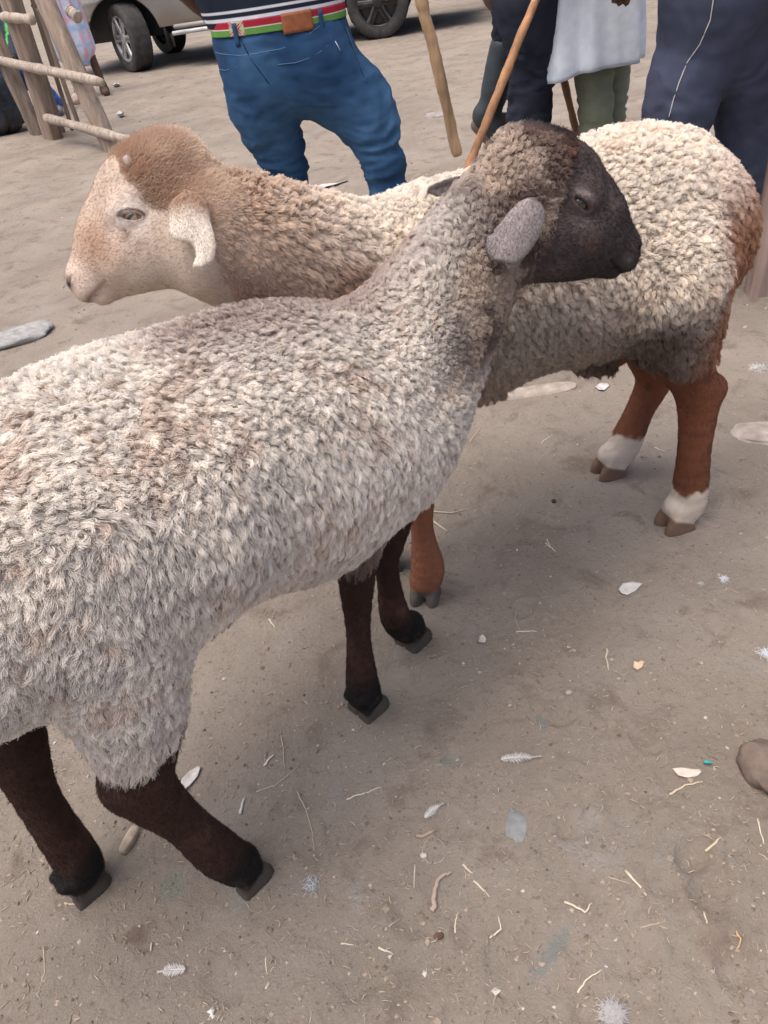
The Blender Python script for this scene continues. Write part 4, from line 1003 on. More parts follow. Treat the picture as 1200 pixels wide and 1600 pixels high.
# ================================================================== people
M_jeans = mat('denim', rough=.85, nscale=25, namt=.16, bump=.35, bscale=900, bdist=.0012, spec=.2)
M_cloth = mat('woven_cloth', rough=.9, nscale=30, namt=.10, bump=.3, bscale=700, bdist=.001, spec=.15)
M_person = mat('skin', rough=.55, nscale=40, namt=.08, bump=.2, bscale=300, bdist=.0006)
M_hairp = mat('short_black_hair', rough=.9, nscale=200, namt=.4, bump=1, bscale=350, bdist=.004)
M_rubber = mat('rubber', rough=.45, nscale=20, namt=.2, bump=.1, bscale=60, spec=.4)
M_leather = mat('leather', rough=.6, nscale=60, namt=.25, bump=.4, bscale=200, bdist=.001)
M_wood = mat('bare_wood', rough=.8, nscale=30, namt=.40, bump=1, bscale=60, bdist=.006, stretch=(1, 1, .12), spec=.25)
def skin_person(th, J, tone=(.10, .055, .035), face=(0, 1, 0), hand_grip=(), h=.012):
    """one continuous body. J: joint name -> world point"""
    S = SDF(); f = unit(face); J = {k: np.array(v, float) for k, v in J.items()}
    up = unit(J['head']-J['neck']); side = unit(np.cross(f, up)); M = np.stack([side, unit(np.cross(up, side)), up])
    S.ell(J['head'], (.073, .092, .112), .02, M); S.ell(J['head']+M[1]*.045-up*.055, (.048, .05, .045), .04, M)
    if M[1]@f < 0: M[1] = -M[1]
    S.ell(J['head']+M[1]*.098-up*.02, (.016, .022, .026), .02, M)
    for s in (-1, 1):
        S.ell(J['head']+side*s*.075-up*.015, (.012, .02, .032), .01, M); S.ell(J['head']+M[1]*.085+side*s*.032+up*.012, (.016, .012, .010), .006, M, sub=True)
        S.ell(J['head']+M[1]*.072+side*s*.032+up*.012, (.013, .013, .012), .002, M)
    S.ell(J['head']+M[1]*.088-up*.062, (.026, .012, .010), .012, M); S.cone(J['head']+M[1]*.105-up*.062-side*.02, J['head']+M[1]*.105-up*.062+side*.02, .003, .003, .004, sub=True)
    S.cone(J['head']-up*.05, J['neck'], .056, .060, .05)
    S.cone(J['neck'], J['chest'], .075, .12, .08); S.ell(J['chest'], (.155, .10, .16), .08); S.ell(J['waist'], (.13, .09, .12), .1); S.ell(J['hip'], (.150, .10, .10), .08)
    for s in ('l', 'r'):
        S.chain([J['sh_'+s], J['el_'+s], J['wr_'+s]], [.050, .038, .026], .03); S.cone(J['chest']+(J['neck']-J['chest'])*.6, J['sh_'+s], .07, .052, .05)
        S.chain([J['hp_'+s], J['kn_'+s], J['an_'+s]], [.080, .052, .036], .04)
        fd = unit(J.get('ft_'+s, f)); fd = unit([fd[0], fd[1], 0]); a = J['an_'+s]; S.cone(a+[0, 0, -.045], a+fd*.15+[0, 0, -.055], .034, .026, .03)
        # hand: palm, four unequal fingers, thumb
        w_ = J['wr_'+s]; g = unit(J.get('hd_'+s, w_-J['el_'+s])); pn = unit(np.cross(g, f)+1e-3); pw = unit(np.cross(g, pn))
        pc = w_+g*.05; S.ell(pc, (.042, .044, .016), .02, np.stack([pw, g, pn]))
        grip = s in hand_grip
        for k, (o_, L_) in enumerate([(-.028, .062), (-.010, .072), (.009, .068), (.027, .052)]):
            b0 = pc+pw*o_+g*.035; c1 = 1.2 if grip else .35
            d1 = unit(g*math.cos(c1*.7)+pn*math.sin(c1*.7)); d2 = unit(g*math.cos(c1*1.9)+pn*math.sin(c1*1.9)); m1 = b0+d1*L_*.5; S.chain([b0, m1, m1+d2*L_*.5], [.0095, .0088, .0075], .004)
        tb = w_-pw*.024+g*.02; d = unit(-pw*.7+g*.6+pn*(.6 if grip else .15)); S.chain([tb, tb+d*.035, tb+d*.035+unit(g+pn*.6)*.028], [.013, .0105, .0085], .008)
    P_ = np.array([J[k] for k in J if not k[:2] in ('ft', 'hd')]); V, Q = surface(S, P_.min(0)-.22, P_.max(0)+.24, h)
    C = np.tile(np.array(tone), (len(V), 1))
    for s in (-1, 1):
        e = J['head']+M[1]*.08+side*s*.032+up*.012; C = mixc(C, (.7, .66, .6), (np.linalg.norm(V-e, axis=1) < .012)*1.0)
    C = mixc(C, (.16, .06, .05), np.exp(-(np.linalg.norm((V-(J['head']+M[1]*.1-up*.062))/[.03, .03, .012], axis=1))**2))
    o = mo('body', V, Q, M_person, th, col=C)
    H = SDF(); H.ell(J['head']-M[1]*.012+up*.018, (.079, .094, .108), 0, M); H.ell(J['head']+M[1]*.08-up*.04, (.09, .09, .085), .02, M, sub=True)
    V, Q = surface(H, J['head']-.2, J['head']+.2, .008); mo('hair', V, Q, M_hairp, th, col=np.tile((.012, .010, .009), (len(V), 1)))
    return o, S
def folds(V, N, amp, freq, seed, stretch=(1, 1, 4), mask=None):
    q = V*np.array(stretch)*freq; q = q+vvec(V*7, seed)*1.1
    n = 1-np.abs(fbm(q, 3, seed))*2.2; d = amp*np.clip(n, -.6, 1)
    if mask is not None: d = d*mask
    return V+N*d[:, None]
def garment(name, S, lo, hi, h, th, material, col, amp=.004, freq=7, seed=0, stretch=(1, 1, 3.2), maskf=None, colf=None):
    V, Q = surface(S, lo, hi, h); N = grad(S, V, .004); V2 = folds(V, N, amp, freq, seed, stretch, None if maskf is None else maskf(V))
    C = np.tile(np.array(col, float), (len(V), 1))*(1+.10*fbm(V*9, 3, seed+5))[:, None]
    if colf: C = colf(V, C)
    return mo(name, V2, Q, material, th, col=C)
def march(S, px, py, t0, t1=9.0):
    r = ray(px, py); rn = np.linalg.norm(r); t = t0
    for _ in range(120):
        p = CP+r*t; d = float(S(p[None])[0])
        if d < .0006: return p
        t += d/rn*.8
        if t > t1: break
    return p
def drape(S, pts, t0, n=6, off=.0015):
    pts = np.array(pts, float); out = []
    for a, b_ in zip(pts[:-1], pts[1:]):
        for k in range(n): out.append(a+(b_-a)*k/n)
    out.append(pts[-1]); P = np.array([march(S, x, y, t0) for x, y in out]); P = P[np.abs(S(P)) < .004]; return P+grad(S, P, .003)*off
def loft(rings, nseg=96):
    """rings: list of (centre, rx, ry, rot, M) -> vertices, quads; ellipse in the plane of x,y axes"""
    V = []; 
    for (c, rx, ry, pw) in rings:
        for k in range(nseg):
            a = 2*math.pi*k/nseg; ca, sa = math.cos(a), math.sin(a)
            V.append([c[0]+rx*np.sign(ca)*abs(ca)**pw, c[1]+ry*np.sign(sa)*abs(sa)**pw, c[2]])
    F = []
    for i in range(len(rings)-1):
        for k in range(nseg): F.append([i*nseg+k, i*nseg+(k+1) % nseg, (i+1)*nseg+(k+1) % nseg, (i+1)*nseg+k])
    return np.array(V), F
def solid(o, t=.003):
    m_ = o.modifiers.new('thickness', 'SOLIDIFY'); m_.thickness = t; m_.offset = 1; return o
def knobbly(pts, r, seed, n=40):
    pts = np.array(pts, float); k = np.linspace(0, len(pts)-1, n); i = np.minimum(k.astype(int), len(pts)-2); P = pts[i]+(pts[i+1]-pts[i])*(k-i)[:, None]
    rng = np.random.default_rng(seed); P = P+np.cumsum(rng.normal(size=P.shape)*.0009, 0)*.6; q_ = np.stack([np.arange(n)*.23+seed, np.zeros(n), np.zeros(n)], 1); rr = r*(1+.22*fbm(q_, 3, seed)+.25*np.exp(-((np.mod(np.arange(n)+seed*3, 17)-8)/1.1)**2)*.5)
    rr[0] *= .8; rr[-1] *= .8; return P, rr
def stick(p0, p1, r, c, label, seed, mid=None):
    pts = [p0]+([mid] if mid is not None else [])+[p1]; P, rr = knobbly(pts, r, seed, 60)
    V, F = tube_data(P, rr, 12); C = np.tile(np.array(c), (len(V), 1))*(1+.3*fbm(np.array(V)*[30, 30, 6], 3, seed))[:, None]
    o = mo('herding_stick', V, F, M_wood, None, col=C); return tag(o, label, 'stick', None)
def shoe(th, an, fd, name='shoe', c=(.03, .025, .02), z=0.0):
    S = SDF(); fd = unit([fd[0], fd[1], 0]); a = np.array([an[0], an[1], z]); S.cone(a-fd*.05+[0, 0, .045], a+fd*.16+[0, 0, .035], .044, .038, .02); S.cone(a+[0, 0, .05], a+[0, 0, .10], .045, .042, .03)
    S.fn(lambda P: -(P[:, 2]-z-.003), .004) if 0 else None
    V, Q = surface(S, a-.3, a+.35, .009); V[:, 2] = np.maximum(V[:, 2], z+.002); mo(name, V, Q, M_leather, th, col=np.tile(c, (len(V), 1)))
def jeans_man():
    th = empty('person', (.02, 2.5, 0), 'person seen from behind in blue jeans, red-green belt and dark top with white hem stripes', 'person')
    Y = 2.5
    hipc = np.array([-.065, Y, .93]); hl = at_y(408, 120, Y); hr = np.array([.035, Y, .86])
    kl = at_y(446, 262, Y+.03); kr = at_y(597, 245, Y-.04); al = np.array([-.10, Y+.02, .085]); ar = np.array([kr[0]+.03, Y+.03, .085])
    ch = np.array([-.11, Y+.03, 1.36])
    J = dict(hip=hipc+[0, 0, .03], waist=[-.08, Y+.01, 1.08], chest=ch, neck=[-.12, Y+.05, 1.56], head=[-.12, Y+.08, 1.71], hp_l=hl, hp_r=hr, kn_l=kl, kn_r=kr, an_l=al, an_r=ar,
             sh_l=ch+[-.19, 0, .12], sh_r=ch+[.19, 0, .12], el_l=ch+[-.27, .05, -.14], wr_l=ch+[-.20, .22, -.30], el_r=[.20, Y-.04, 1.25], wr_r=[.262, Y-.145, 1.18], ft_l=[-.2, 1, 0], ft_r=[.5, 1, 0], hd_r=[0.3, -.8, -.3])
    skin_person(th, J, face=(0, 1, 0), hand_grip=('r',))
    S = SDF()
    S.ell(hipc+[-.012, 0, .01], (.182, .125, .14), .05); S.ell([-.075, Y, .99], (.176, .118, .10), .04)
    S.ell([-.135, Y-.055, .90], (.085, .075, .09), .05); S.ell([.015, Y-.055, .90], (.088, .078, .095), .05)
    S.chain([[-.135, Y, .86], at_y(413, 170, Y), kl, [(kl[0]+al[0])/2-.005, Y+.02, .28], al+[0, 0, .0]], [.108, .097, .060, .058, .062], .05)
    S.chain([[.03, Y, .85], at_y(562, 165, Y-.01), kr, (kr+ar)/2, ar], [.106, .095, .057, .057, .062], .05)
    S.fn(lambda P: P[:, 2]-1.008, 0) if 0 else None
    S.fn(lambda P: 1.012-P[:, 2], 0, sub=True)
    def mk(V): return .25+.75*(sstep(.80, .68, V[:, 2])+.35*np.exp(-((V[:, 2]-.80)/.05)**2))
    def cf(V, C):
        w_ = fbm(V*[9, 9, 5], 3, 44); C = mixc(C, (.058, .145, .27), sstep(.0, .5, w_)*.6)
        C = mixc(C, (.070, .165, .30), np.exp(-((V[:, 2]-.73)/.10)**2)*sstep(Y+.02, Y-.08, V[:, 1])*.5); C = mixc(C, (.012, .035, .085), sstep(.1, .5, -w_)*.5); return C
    garment('jeans', S, [-.4, Y-.3, .0], [.55, Y+.3, 1.03], .0075, th, M_jeans, (.021, .062, .140), .0135, 7.5, 3, (1, 1, 3.6), mk, cf)
    st = MB(); sc_ = (.10, .19, .29); dk = (.012, .028, .06); t0 = 1.7
    for L in ([(322, 74), (345, 84), (375, 87), (400, 84), (440, 76), (480, 56), (518, 26)], [(434, 101), (462, 98), (490, 88), (512, 72), (515, 60), (519, 57)], [(322, 88), (335, 106), (352, 110), (372, 104)],
              [(540, 42), (553, 80), (568, 118), (570, 132), (552, 138)]): st.tube(drape(S, L, t0), .0011, sc_, 5)
    st.build('stitching', M_cloth, th)
    sm = MB()
    for L in ([(376, 60), (392, 92), (420, 130), (446, 160)], [(516, 8), (538, 45), (556, 90), (572, 130)]): MB().tube(drape(S, L, t0), .0018, dk, 5).build('seam', M_jeans, th)
    p = drape(S, [(523, 65), (531, 80)], t0, 2, .003); MB().tube(p, .0035, (.55, .58, .6), 6, .4).build('pocket_tab', M_cloth, th)
    # belt lying round the waist
    def ring(z, off, c0=(-.075, Y)):
        return ((c0[0], c0[1], z), .1765+off, .1225+off, .92)
    zs = np.linspace(.994, 1.026, 17); V, F = loft([ring(z, .006) for z in zs], 360)
    q = (V[:, 2]-.994)/.032; ang = np.arctan2(V[:, 1]-Y, V[:, 0]+.075)
    C = np.tile(np.array([.13, .30, .07]), (len(V), 1)); C[q > .46] = (.72, .68, .64); C[q > .53] = (.38, .025, .045)
    xx = (ang+2.35)/.13; X = (np.abs(xx) < 1); C[X] = (.45, .50, .30)
    C[X & (np.abs(np.abs(xx)-np.abs(2*q-1)) < .30)] = (.55, .04, .06); C[X & (np.abs(np.abs(xx)-np.abs(2*q-1)) < .07)] = (.75, .7, .65)
    solid(mo('belt', V, F, M_cloth, th, col=C), .004)
    def patch(name, a0, a1, z0, z1, off, c, material, t=.003, n=12):
        V = []; F = []
        for i in range(n+1):
            for j in range(7):
                a = a0+(a1-a0)*i/n; z = z0+(z1-z0)*j/6; ca, sa = math.cos(a), math.sin(a)
                V.append([-.075+(.1765+off)*np.sign(ca)*abs(ca)**.92, Y+(.1225+off)*np.sign(sa)*abs(sa)**.92, z])
        for i in range(n):
            for j in range(6): F.append([i*7+j, (i+1)*7+j, (i+1)*7+j+1, i*7+j+1])
        return solid(mo(name, V, F, material, th, col=np.tile(c, (len(V), 1))), t)
    patch('leather_patch', -1.52, -1.10, .984, 1.030, .012, (.30, .105, .045), M_leather)
    for a in (-2.17, -.96): patch('belt_loop', a-.035, a+.035, .972, 1.024, .013, (.025, .07, .15), M_jeans, .003, 3)
    # top: hem with two white stripes
    zs = np.concatenate([np.linspace(1.014, 1.10, 44), np.linspace(1.11, 1.50, 24)]); rg = []
    for z in zs:
        k = (z-1.02)/.48; cx = -.078-.04*k; rg.append(((cx, Y+.01+.03*k, z), .186+.012*math.sin(min(1, k*2)*3.1)+.03*k*(k < .9), .132+.01*k, .9))
    for k in range(1, 7): z = 1.50+.012*k; rg.append(((-.12, Y+.045, z), .215-.025*k, .14-.013*k, .9))
    V, F = loft(rg, 200); f1 = fbm(V*[8, 8, 3], 3, 9)*.006
    cc = np.array([-.1, Y+.02]); d = V[:, :2]-cc; V[:, :2] += d/np.linalg.norm(d, axis=1, keepdims=True)*f1[:, None]
    zz = V[:, 2]; C = np.tile(np.array([.018, .024, .040]), (len(V), 1)); C[(zz > 1.027) & (zz < 1.035)] = (.72, .74, .78); C[(zz > 1.045) & (zz < 1.052)] = (.66, .68, .72)
    solid(mo('shirt', V, F, M_cloth, th, col=C), .003)
    for s in ('l', 'r'):
        S2 = SDF(); a = np.array(J['sh_'+s]); e = np.array(J['el_'+s]); S2.cone(a, e, .066, .055, .02); S2.cone(a-[0.03*(1 if s == 'r' else -1), 0, 0], a, .08, .07, .03)
        garment('sleeve', S2, np.minimum(a, e)-.12, np.maximum(a, e)+.12, .01, th, M_cloth, (.018, .024, .040), .003, 9, 5)
    shoe(th, al, (-.2, 1), c=(.03, .022, .018)); shoe(th, ar, (.5, 1), c=(.03, .022, .018))
    stick(at_y(638, -70, 2.28), at_y(715, 243, 2.30), .0145, (.42, .28, .16), 'pale stick held by the person in jeans, its blunt tip hanging above the ground', 3, at_y(678, 70, 2.29))
    return S
def boots_person():
    Y = 3.3; th = empty('person', (.66, Y, 0), 'walking person in dark navy work trousers tucked into black rubber boots', 'person')
    hip = np.array([.79, Y, .93]); kn1 = at_y(797, 52, Y+.10); an1 = at_y(766, 172, Y+.12); kn2 = at_y(830, 118, Y-.05); an2 = at_y(812, 220, Y-.02); an2 = np.array([an2[0], Y-.02, .10])
    ch = np.array([.86, Y, 1.34])
    J = dict(hip=hip, waist=[.82, Y, 1.08], chest=ch, neck=[.88, Y, 1.54], head=[.92, Y, 1.69], hp_l=hip+[0, .09, -.04], hp_r=hip+[0, -.09, -.04], kn_l=kn1, kn_r=kn2, an_l=an1, an_r=an2,
             sh_l=ch+[0, .19, .12], sh_r=ch+[0, -.19, .12], el_l=ch+[.05, .24, -.14], wr_l=ch+[.22, .2, -.12], el_r=ch+[-.02, -.26, -.14], wr_r=[.80, Y-.55, 1.13], ft_l=[1, .1, 0], ft_r=[1, -.1, 0], hd_r=[0, -1, -.1])
    skin_person(th, J, face=(1, 0, 0), hand_grip=('r',), h=.014)
    S = SDF(); S.ell(hip, (.125, .17, .13), .06); S.chain([hip+[0, .08, -.04], kn1, kn1+(an1-kn1)*.24], [.095, .062, .054], .03); S.chain([hip+[0, -.08, -.04], kn2, kn2+(an2-kn2)*.35], [.112, .080, .076], .05)
    S.fn(lambda P: 1.03-P[:, 2], 0, sub=True)
    garment('trousers', S, [.3, Y-.4, .1], [1.3, Y+.45, 1.06], .011, th, M_cloth, (.026, .031, .046), .014, 6, 13, (1, 1, 3.6), lambda V: sstep(.95, .7, V[:, 2]))
    for kn, an, k0, toe in ((kn1, an1, .20, unit([.55, -.1, -.75])), (kn2, an2, .40, unit([1, -.1, 0]))):
        S = SDF(); top = kn+(an-kn)*k0; ax = unit(an-top); S.chain([top, top+(an-top)*.6, an-ax*.02], [.064, .056, .046], .02)
        S.cone(an+toe*-.02+ax*.03, an+toe*.16+ax*.045, .045, .040, .03); S.cone(an-toe*.035+ax*.05, an-toe*.03+ax*.065, .034, .032, .02)
        p = np.array([top, an, an+toe*.2, an+ax*.1]); b_ = garment('rubber_boot', S, p.min(0)-.12, p.max(0)+.12, .009, th, M_rubber, (.035, .045, .052), .002, 6, 4)
        sS = SDF(); sS.cone(an-toe*.045+ax*.092, an+toe*.165+ax*.083, .026, .024, 0); V, Q = surface(sS, p.min(0)-.12, p.max(0)+.14, .008); mo('boot_sole', V, Q, M_rubber, b_, col=np.tile((.16, .115, .09), (len(V), 1)))
    rg = [((.82+.04*k, Y, 1.0+.55*k), .15+.015*k, .20+.02*k, .9) for k in np.linspace(0, 1, 14)]+[((.87, Y, 1.56+.012*k), .15-.018*k, .20-.026*k, .9) for k in range(1, 6)]
    V, F = loft(rg, 80); solid(mo('jacket', V, F, M_cloth, th, col=np.tile((.03, .034, .045), (len(V), 1))), .004)
    for s in ('l', 'r'):
        S2 = SDF(); a = np.array(J['sh_'+s], float); e = np.array(J['el_'+s]); w_ = np.array(J['wr_'+s]); S2.chain([a, e, w_], [.072, .058, .046], .03)
        garment('sleeve', S2, np.minimum(np.minimum(a, e), w_)-.12, np.maximum(np.maximum(a, e), w_)+.12, .012, th, M_cloth, (.03, .034, .045), .004, 9, 5)
    stick(at_y(860, -60, 2.75), at_y(716, 312, 2.45), .0135, (.36, .19, .10), 'reddish brown stick slanting down left past the black boots', 7)
def coat_person():
    Y = 3.25; th = empty('person', (1.04, Y, 0), 'person in a long pale blue-white coat over olive green trousers', 'person')
    hx = at_y(925, 120, Y)[0]; hip = np.array([hx-.005, Y, .95]); J = dict(hip=hip, waist=hip+[0, 0, .15], chest=hip+[0, 0, .42], neck=hip+[0, 0, .62], head=hip+[0, -.01, .77],
        hp_l=hip+[-.03, .0, -.04], hp_r=hip+[.08, .05, -.04], kn_l=hip+[.018, -.02, -.45], kn_r=hip+[.115, .10, -.45], an_l=hip+[.018, .0, -.86], an_r=hip+[.115, .13, -.86],
        sh_l=hip+[-.19, 0, .53], sh_r=hip+[.19, 0, .53], el_l=hip+[-.25, -.04, .26], wr_l=hip+[-.17, -.22, .15], el_r=hip+[.25, -.02, .27], wr_r=hip+[.22, -.16, .06], ft_l=[.1, -1, 0], ft_r=[.2, -1, 0], hd_l=[.3, -.8, 0])
    skin_person(th, J, face=(0, -1, 0), hand_grip=('l',), h=.014)
    S = SDF(); S.ell(hip, (.15, .11, .12), .06)
    for s in ('l', 'r'): S.chain([J['hp_'+s], J['kn_'+s], np.array(J['an_'+s])+[0, 0, .02]], [.085, .062, .058], .03)
    garment('trousers', S, hip-[.4, .4, .9], hip+[.4, .45, .2], .010, th, M_cloth, (.22, .24, .175), .008, 8, 23, (1, 1, 4))
    zh = at_y(865, 128, Y)[2]; rg = []
    for k in np.linspace(0, 1, 60):
        z = .655+(1.50-.655)*k; w_ = .195-.035*sstep(0, .5, k)+.035*sstep(.6, 1, k); rg.append(((hip[0]-.012*(1-k), Y, z-.0), w_, .145-.02*k, .85))
    for k in range(1, 7): rg.append(((hip[0], Y, 1.50+.012*k), .195-.022*k, .125-.013*k, .9))
    V, F = loft(rg, 220); a = np.arctan2(V[:, 1]-Y, V[:, 0]-hip[0]); k = sstep(1.3, .66, V[:, 2]); wv = .010*np.sin(a*7+2*V[:, 2])+.008*np.sin(a*11+1+3*V[:, 2])
    d = np.stack([np.cos(a), np.sin(a)], 1); V[:, :2] += d*(wv*k)[:, None]; V[:, 2] += -.03*(V[:, 0] < hip[0])*k*sstep(.02, .2, hip[0]-V[:, 0])+.03*fbm(V*4, 2, 3)*k*.3
    C = np.tile(np.array([.80, .86, .93]), (len(V), 1)); hem = (V[:, 2] < .675); C = mixc(C, (.60, .70, .80), hem*.6)
    solid(mo('coat', V, F, M_cloth, th, col=C), .003)
    for s in ('l', 'r'):
        S2 = SDF(); a = np.array(J['sh_'+s], float); e = np.array(J['el_'+s]); w_ = np.array(J['wr_'+s]); S2.chain([a, e, e+(w_-e)*.85], [.07, .058, .05], .03)
        garment('sleeve', S2, np.minimum(np.minimum(a, e), w_)-.12, np.maximum(np.maximum(a, e), w_)+.12, .012, th, M_cloth, (.70, .78, .86), .004, 9, 5)
    for s in ('l', 'r'): shoe(th, J['an_'+s], J['ft_'+s], c=(.05, .035, .025))
    stick(at_y(836, -60, 3.42), at_y(906, 225, 3.46), .015, (.34, .19, .11), 'brown stick standing behind the pale coat, leaning left', 9)
def track_person():
    Y = 2.65; th = empty('person', (1.25, Y, 0), 'person at right in navy track trousers with thin white side piping', 'person')
    top = at_y(1130, -40, Y); hip = np.array([top[0]+.01, Y, .96]); kl = at_y(1062, 165, Y-.03); kr = at_y(1165, 190, Y+.05)
    al = np.array([kl[0]-.03, Y, .09]); ar = np.array([kr[0]+.02, Y+.08, .09])
    J = dict(hip=hip, waist=hip+[0, 0, .15], chest=hip+[0, 0, .42], neck=hip+[0, 0, .62], head=hip+[-.02, 0, .77], hp_l=hip+[-.06, -.05, -.04], hp_r=hip+[.06, .06, -.04], kn_l=kl, kn_r=kr, an_l=al, an_r=ar,
             sh_l=hip+[-.14, -.14, .53], sh_r=hip+[.14, .14, .53], el_l=hip+[-.2, -.18, .25], wr_l=hip+[-.28, -.05, .05], el_r=hip+[.2, .2, .25], wr_r=hip+[.14, .22, .0], ft_l=[-1, .3, 0], ft_r=[-1, .5, 0])
    skin_person(th, J, face=(-.8, .6, 0), h=.014)
    S = SDF(); S.ell(hip+[0, 0, -.02], (.165, .17, .15), .08); S.chain([hip+[-.05, -.04, -.06], (hip+kl)/2+[0, 0, -.03], kl, al+[0, 0, -.02]], [.150, .130, .105, .085], .06); S.chain([hip+[.06, .06, -.06], (hip+kr)/2, kr, ar+[0, 0, -.02]], [.14, .118, .088, .080], .06)
    S.fn(lambda P: 1.05-P[:, 2], 0, sub=True)
    garment('track_trousers', S, hip-[.6, .5, .95], hip+[.5, .5, .2], .010, th, M_cloth, (.062, .072, .112), .010, 3.2, 33, (1, 1, 1.2), lambda V: sstep(1.1, .6, V[:, 2]))
    MB().tube(drape(S, [(1116, -10), (1110, 30), (1094, 68), (1074, 98), (1062, 128), (1053, 155), (1046, 182)], 1.7, 6, .006), .0022, (.62, .58, .55), 6, .6).build('piping', M_cloth, th)
    rg = [((hip[0], Y, 1.0+.5*k), .19+.01*k, .18, .9) for k in np.linspace(0, 1, 14)]+[((hip[0], Y, 1.51+.012*k), .19-.022*k, .17-.02*k, .9) for k in range(1, 6)]
    V, F = loft(rg, 80); solid(mo('shirt', V, F, M_cloth, th, col=np.tile((.12, .13, .16), (len(V), 1))), .004)
    for s in ('l', 'r'):
        S2 = SDF(); a = np.array(J['sh_'+s], float); e = np.array(J['el_'+s]); S2.chain([a, e], [.075, .06], .03)
        garment('sleeve', S2, np.minimum(a, e)-.12, np.maximum(a, e)+.12, .012, th, M_cloth, (.12, .13, .16), .004, 9, 5)
    shoe(th, al, (-1, .3), c=(.05, .04, .035)); shoe(th, ar, (-1, .5), c=(.05, .04, .035))
def far_people():
    # beyond the fence: one crouching in a dark jacket with a green stripe, one wrapped in a pale checked cloth
    th = empty('person', (-3.0, 9.4, 0), 'crouching person behind the fence in dark jacket with thin green stripe and blue trousers', 'person')
    J = dict(hip=[-3.0, 9.4, .34], waist=[-3.02, 9.35, .52], chest=[-3.08, 9.25, .80], neck=[-3.1, 9.2, 1.02], head=[-3.1, 9.15, 1.18], hp_l=[-2.92, 9.35, .34], hp_r=[-3.1, 9.4, .34], kn_l=[-2.80, 9.0, .46], kn_r=[-3.1, 9.0, .5], an_l=[-2.66, 9.1, .09], an_r=[-3.0, 9.15, .09],
             sh_l=[-2.9, 9.2, .93], sh_r=[-3.28, 9.25, .93], el_l=[-2.84, 9.0, .70], wr_l=[-2.80, 8.8, .56], el_r=[-3.3, 9.0, .7], wr_r=[-3.1, 8.85, .6], ft_l=[.3, -1, 0], ft_r=[.1, -1, 0])
    skin_person(th, J, face=(.1, -1, 0), h=.02)
    S = SDF(); S.ell(J['hip'], (.17, .14, .13), .06)
    for s in ('l', 'r'): S.chain([J['hp_'+s], J['kn_'+s], J['an_'+s]], [.10, .075, .06], .04)
    garment('trousers', S, [-3.5, 8.7, .0], [-2.4, 9.8, .8], .016, th, M_jeans, (.05, .12, .38), .008, 7, 3)
    S = SDF(); S.ell(J['waist'], (.18, .15, .18), .08); S.ell(J['chest'], (.21, .16, .22), .08)
    for s in ('l', 'r'): S.chain([J['sh_'+s], J['el_'+s], J['wr_'+s]], [.085, .065, .05], .04)
    def gs(V, C): C[np.abs(V[:, 0]+2.86-.08*(V[:, 2]-.6)) < .012] = (.10, .40, .12); return C
    garment('jacket', S, [-3.6, 8.6, .3], [-2.5, 9.7, 1.2], .014, th, M_cloth, (.035, .045, .06), .006, 7, 4, colf=gs)
    for s in ('l', 'r'): shoe(th, J['an_'+s], J['ft_'+s], c=(.2, .2, .22))
    x, y = -2.52, 9.9; th = empty('person', (x, y, 0), 'bare-legged person behind the fence wrapped in a pale blue and pink checked cloth', 'person')
    b_ = np.array([x, y, 0.])
    J = dict(hip=b_+[0, 0, .9], waist=b_+[0, 0, 1.08], chest=b_+[0, 0, 1.34], neck=b_+[0, 0, 1.54], head=b_+[0, 0, 1.69], hp_l=b_+[-.08, 0, .86], hp_r=b_+[.08, 0, .86], kn_l=b_+[-.08, 0, .48], kn_r=b_+[.14, .02, .48], an_l=b_+[-.10, .03, .09], an_r=b_+[.19, .0, .09],
             sh_l=b_+[-.19, 0, 1.45], sh_r=b_+[.19, 0, 1.45], el_l=b_+[-.24, -.05, 1.2], wr_l=b_+[-.2, -.2, 1.0], el_r=b_+[.24, -.03, 1.2], wr_r=b_+[.2, -.2, 1.02], ft_l=[0, -1, 0], ft_r=[.3, -1, 0])
    skin_person(th, J, face=(0, -1, 0), h=.02)
    rg = []
    for k in np.linspace(0, 1, 50): rg.append(((x-.02+.03*(1-k), y, .30+1.2*k), .17+.05*(1-k)+.03*k-.10*np.exp(-(k/.08)**2), .15+.02*(1-k)-.06*np.exp(-(k/.06)**2), .9))
    V, F = loft(rg, 200); a = np.arctan2(V[:, 1]-y, V[:, 0]-x); V[:, :2] += np.stack([np.cos(a), np.sin(a)], 1)*(.012*np.sin(a*9+3*V[:, 2]))[:, None]
    C = np.tile(np.array([.62, .68, .82]), (len(V), 1)); C[(np.mod(a*.2+5, .11) < .035)] = (.72, .45, .55); C[np.mod(V[:, 2], .16) < .035] = (.42, .58, .80); C[np.mod(V[:, 2]+.07, .16) < .012] = (.75, .42, .52)
    solid(mo('checked_cloth', V, F, M_cloth, th, col=C), .004)
    for s in ('l', 'r'): shoe(th, J['an_'+s], J['ft_'+s], 'sandal', c=(.10, .06, .04))
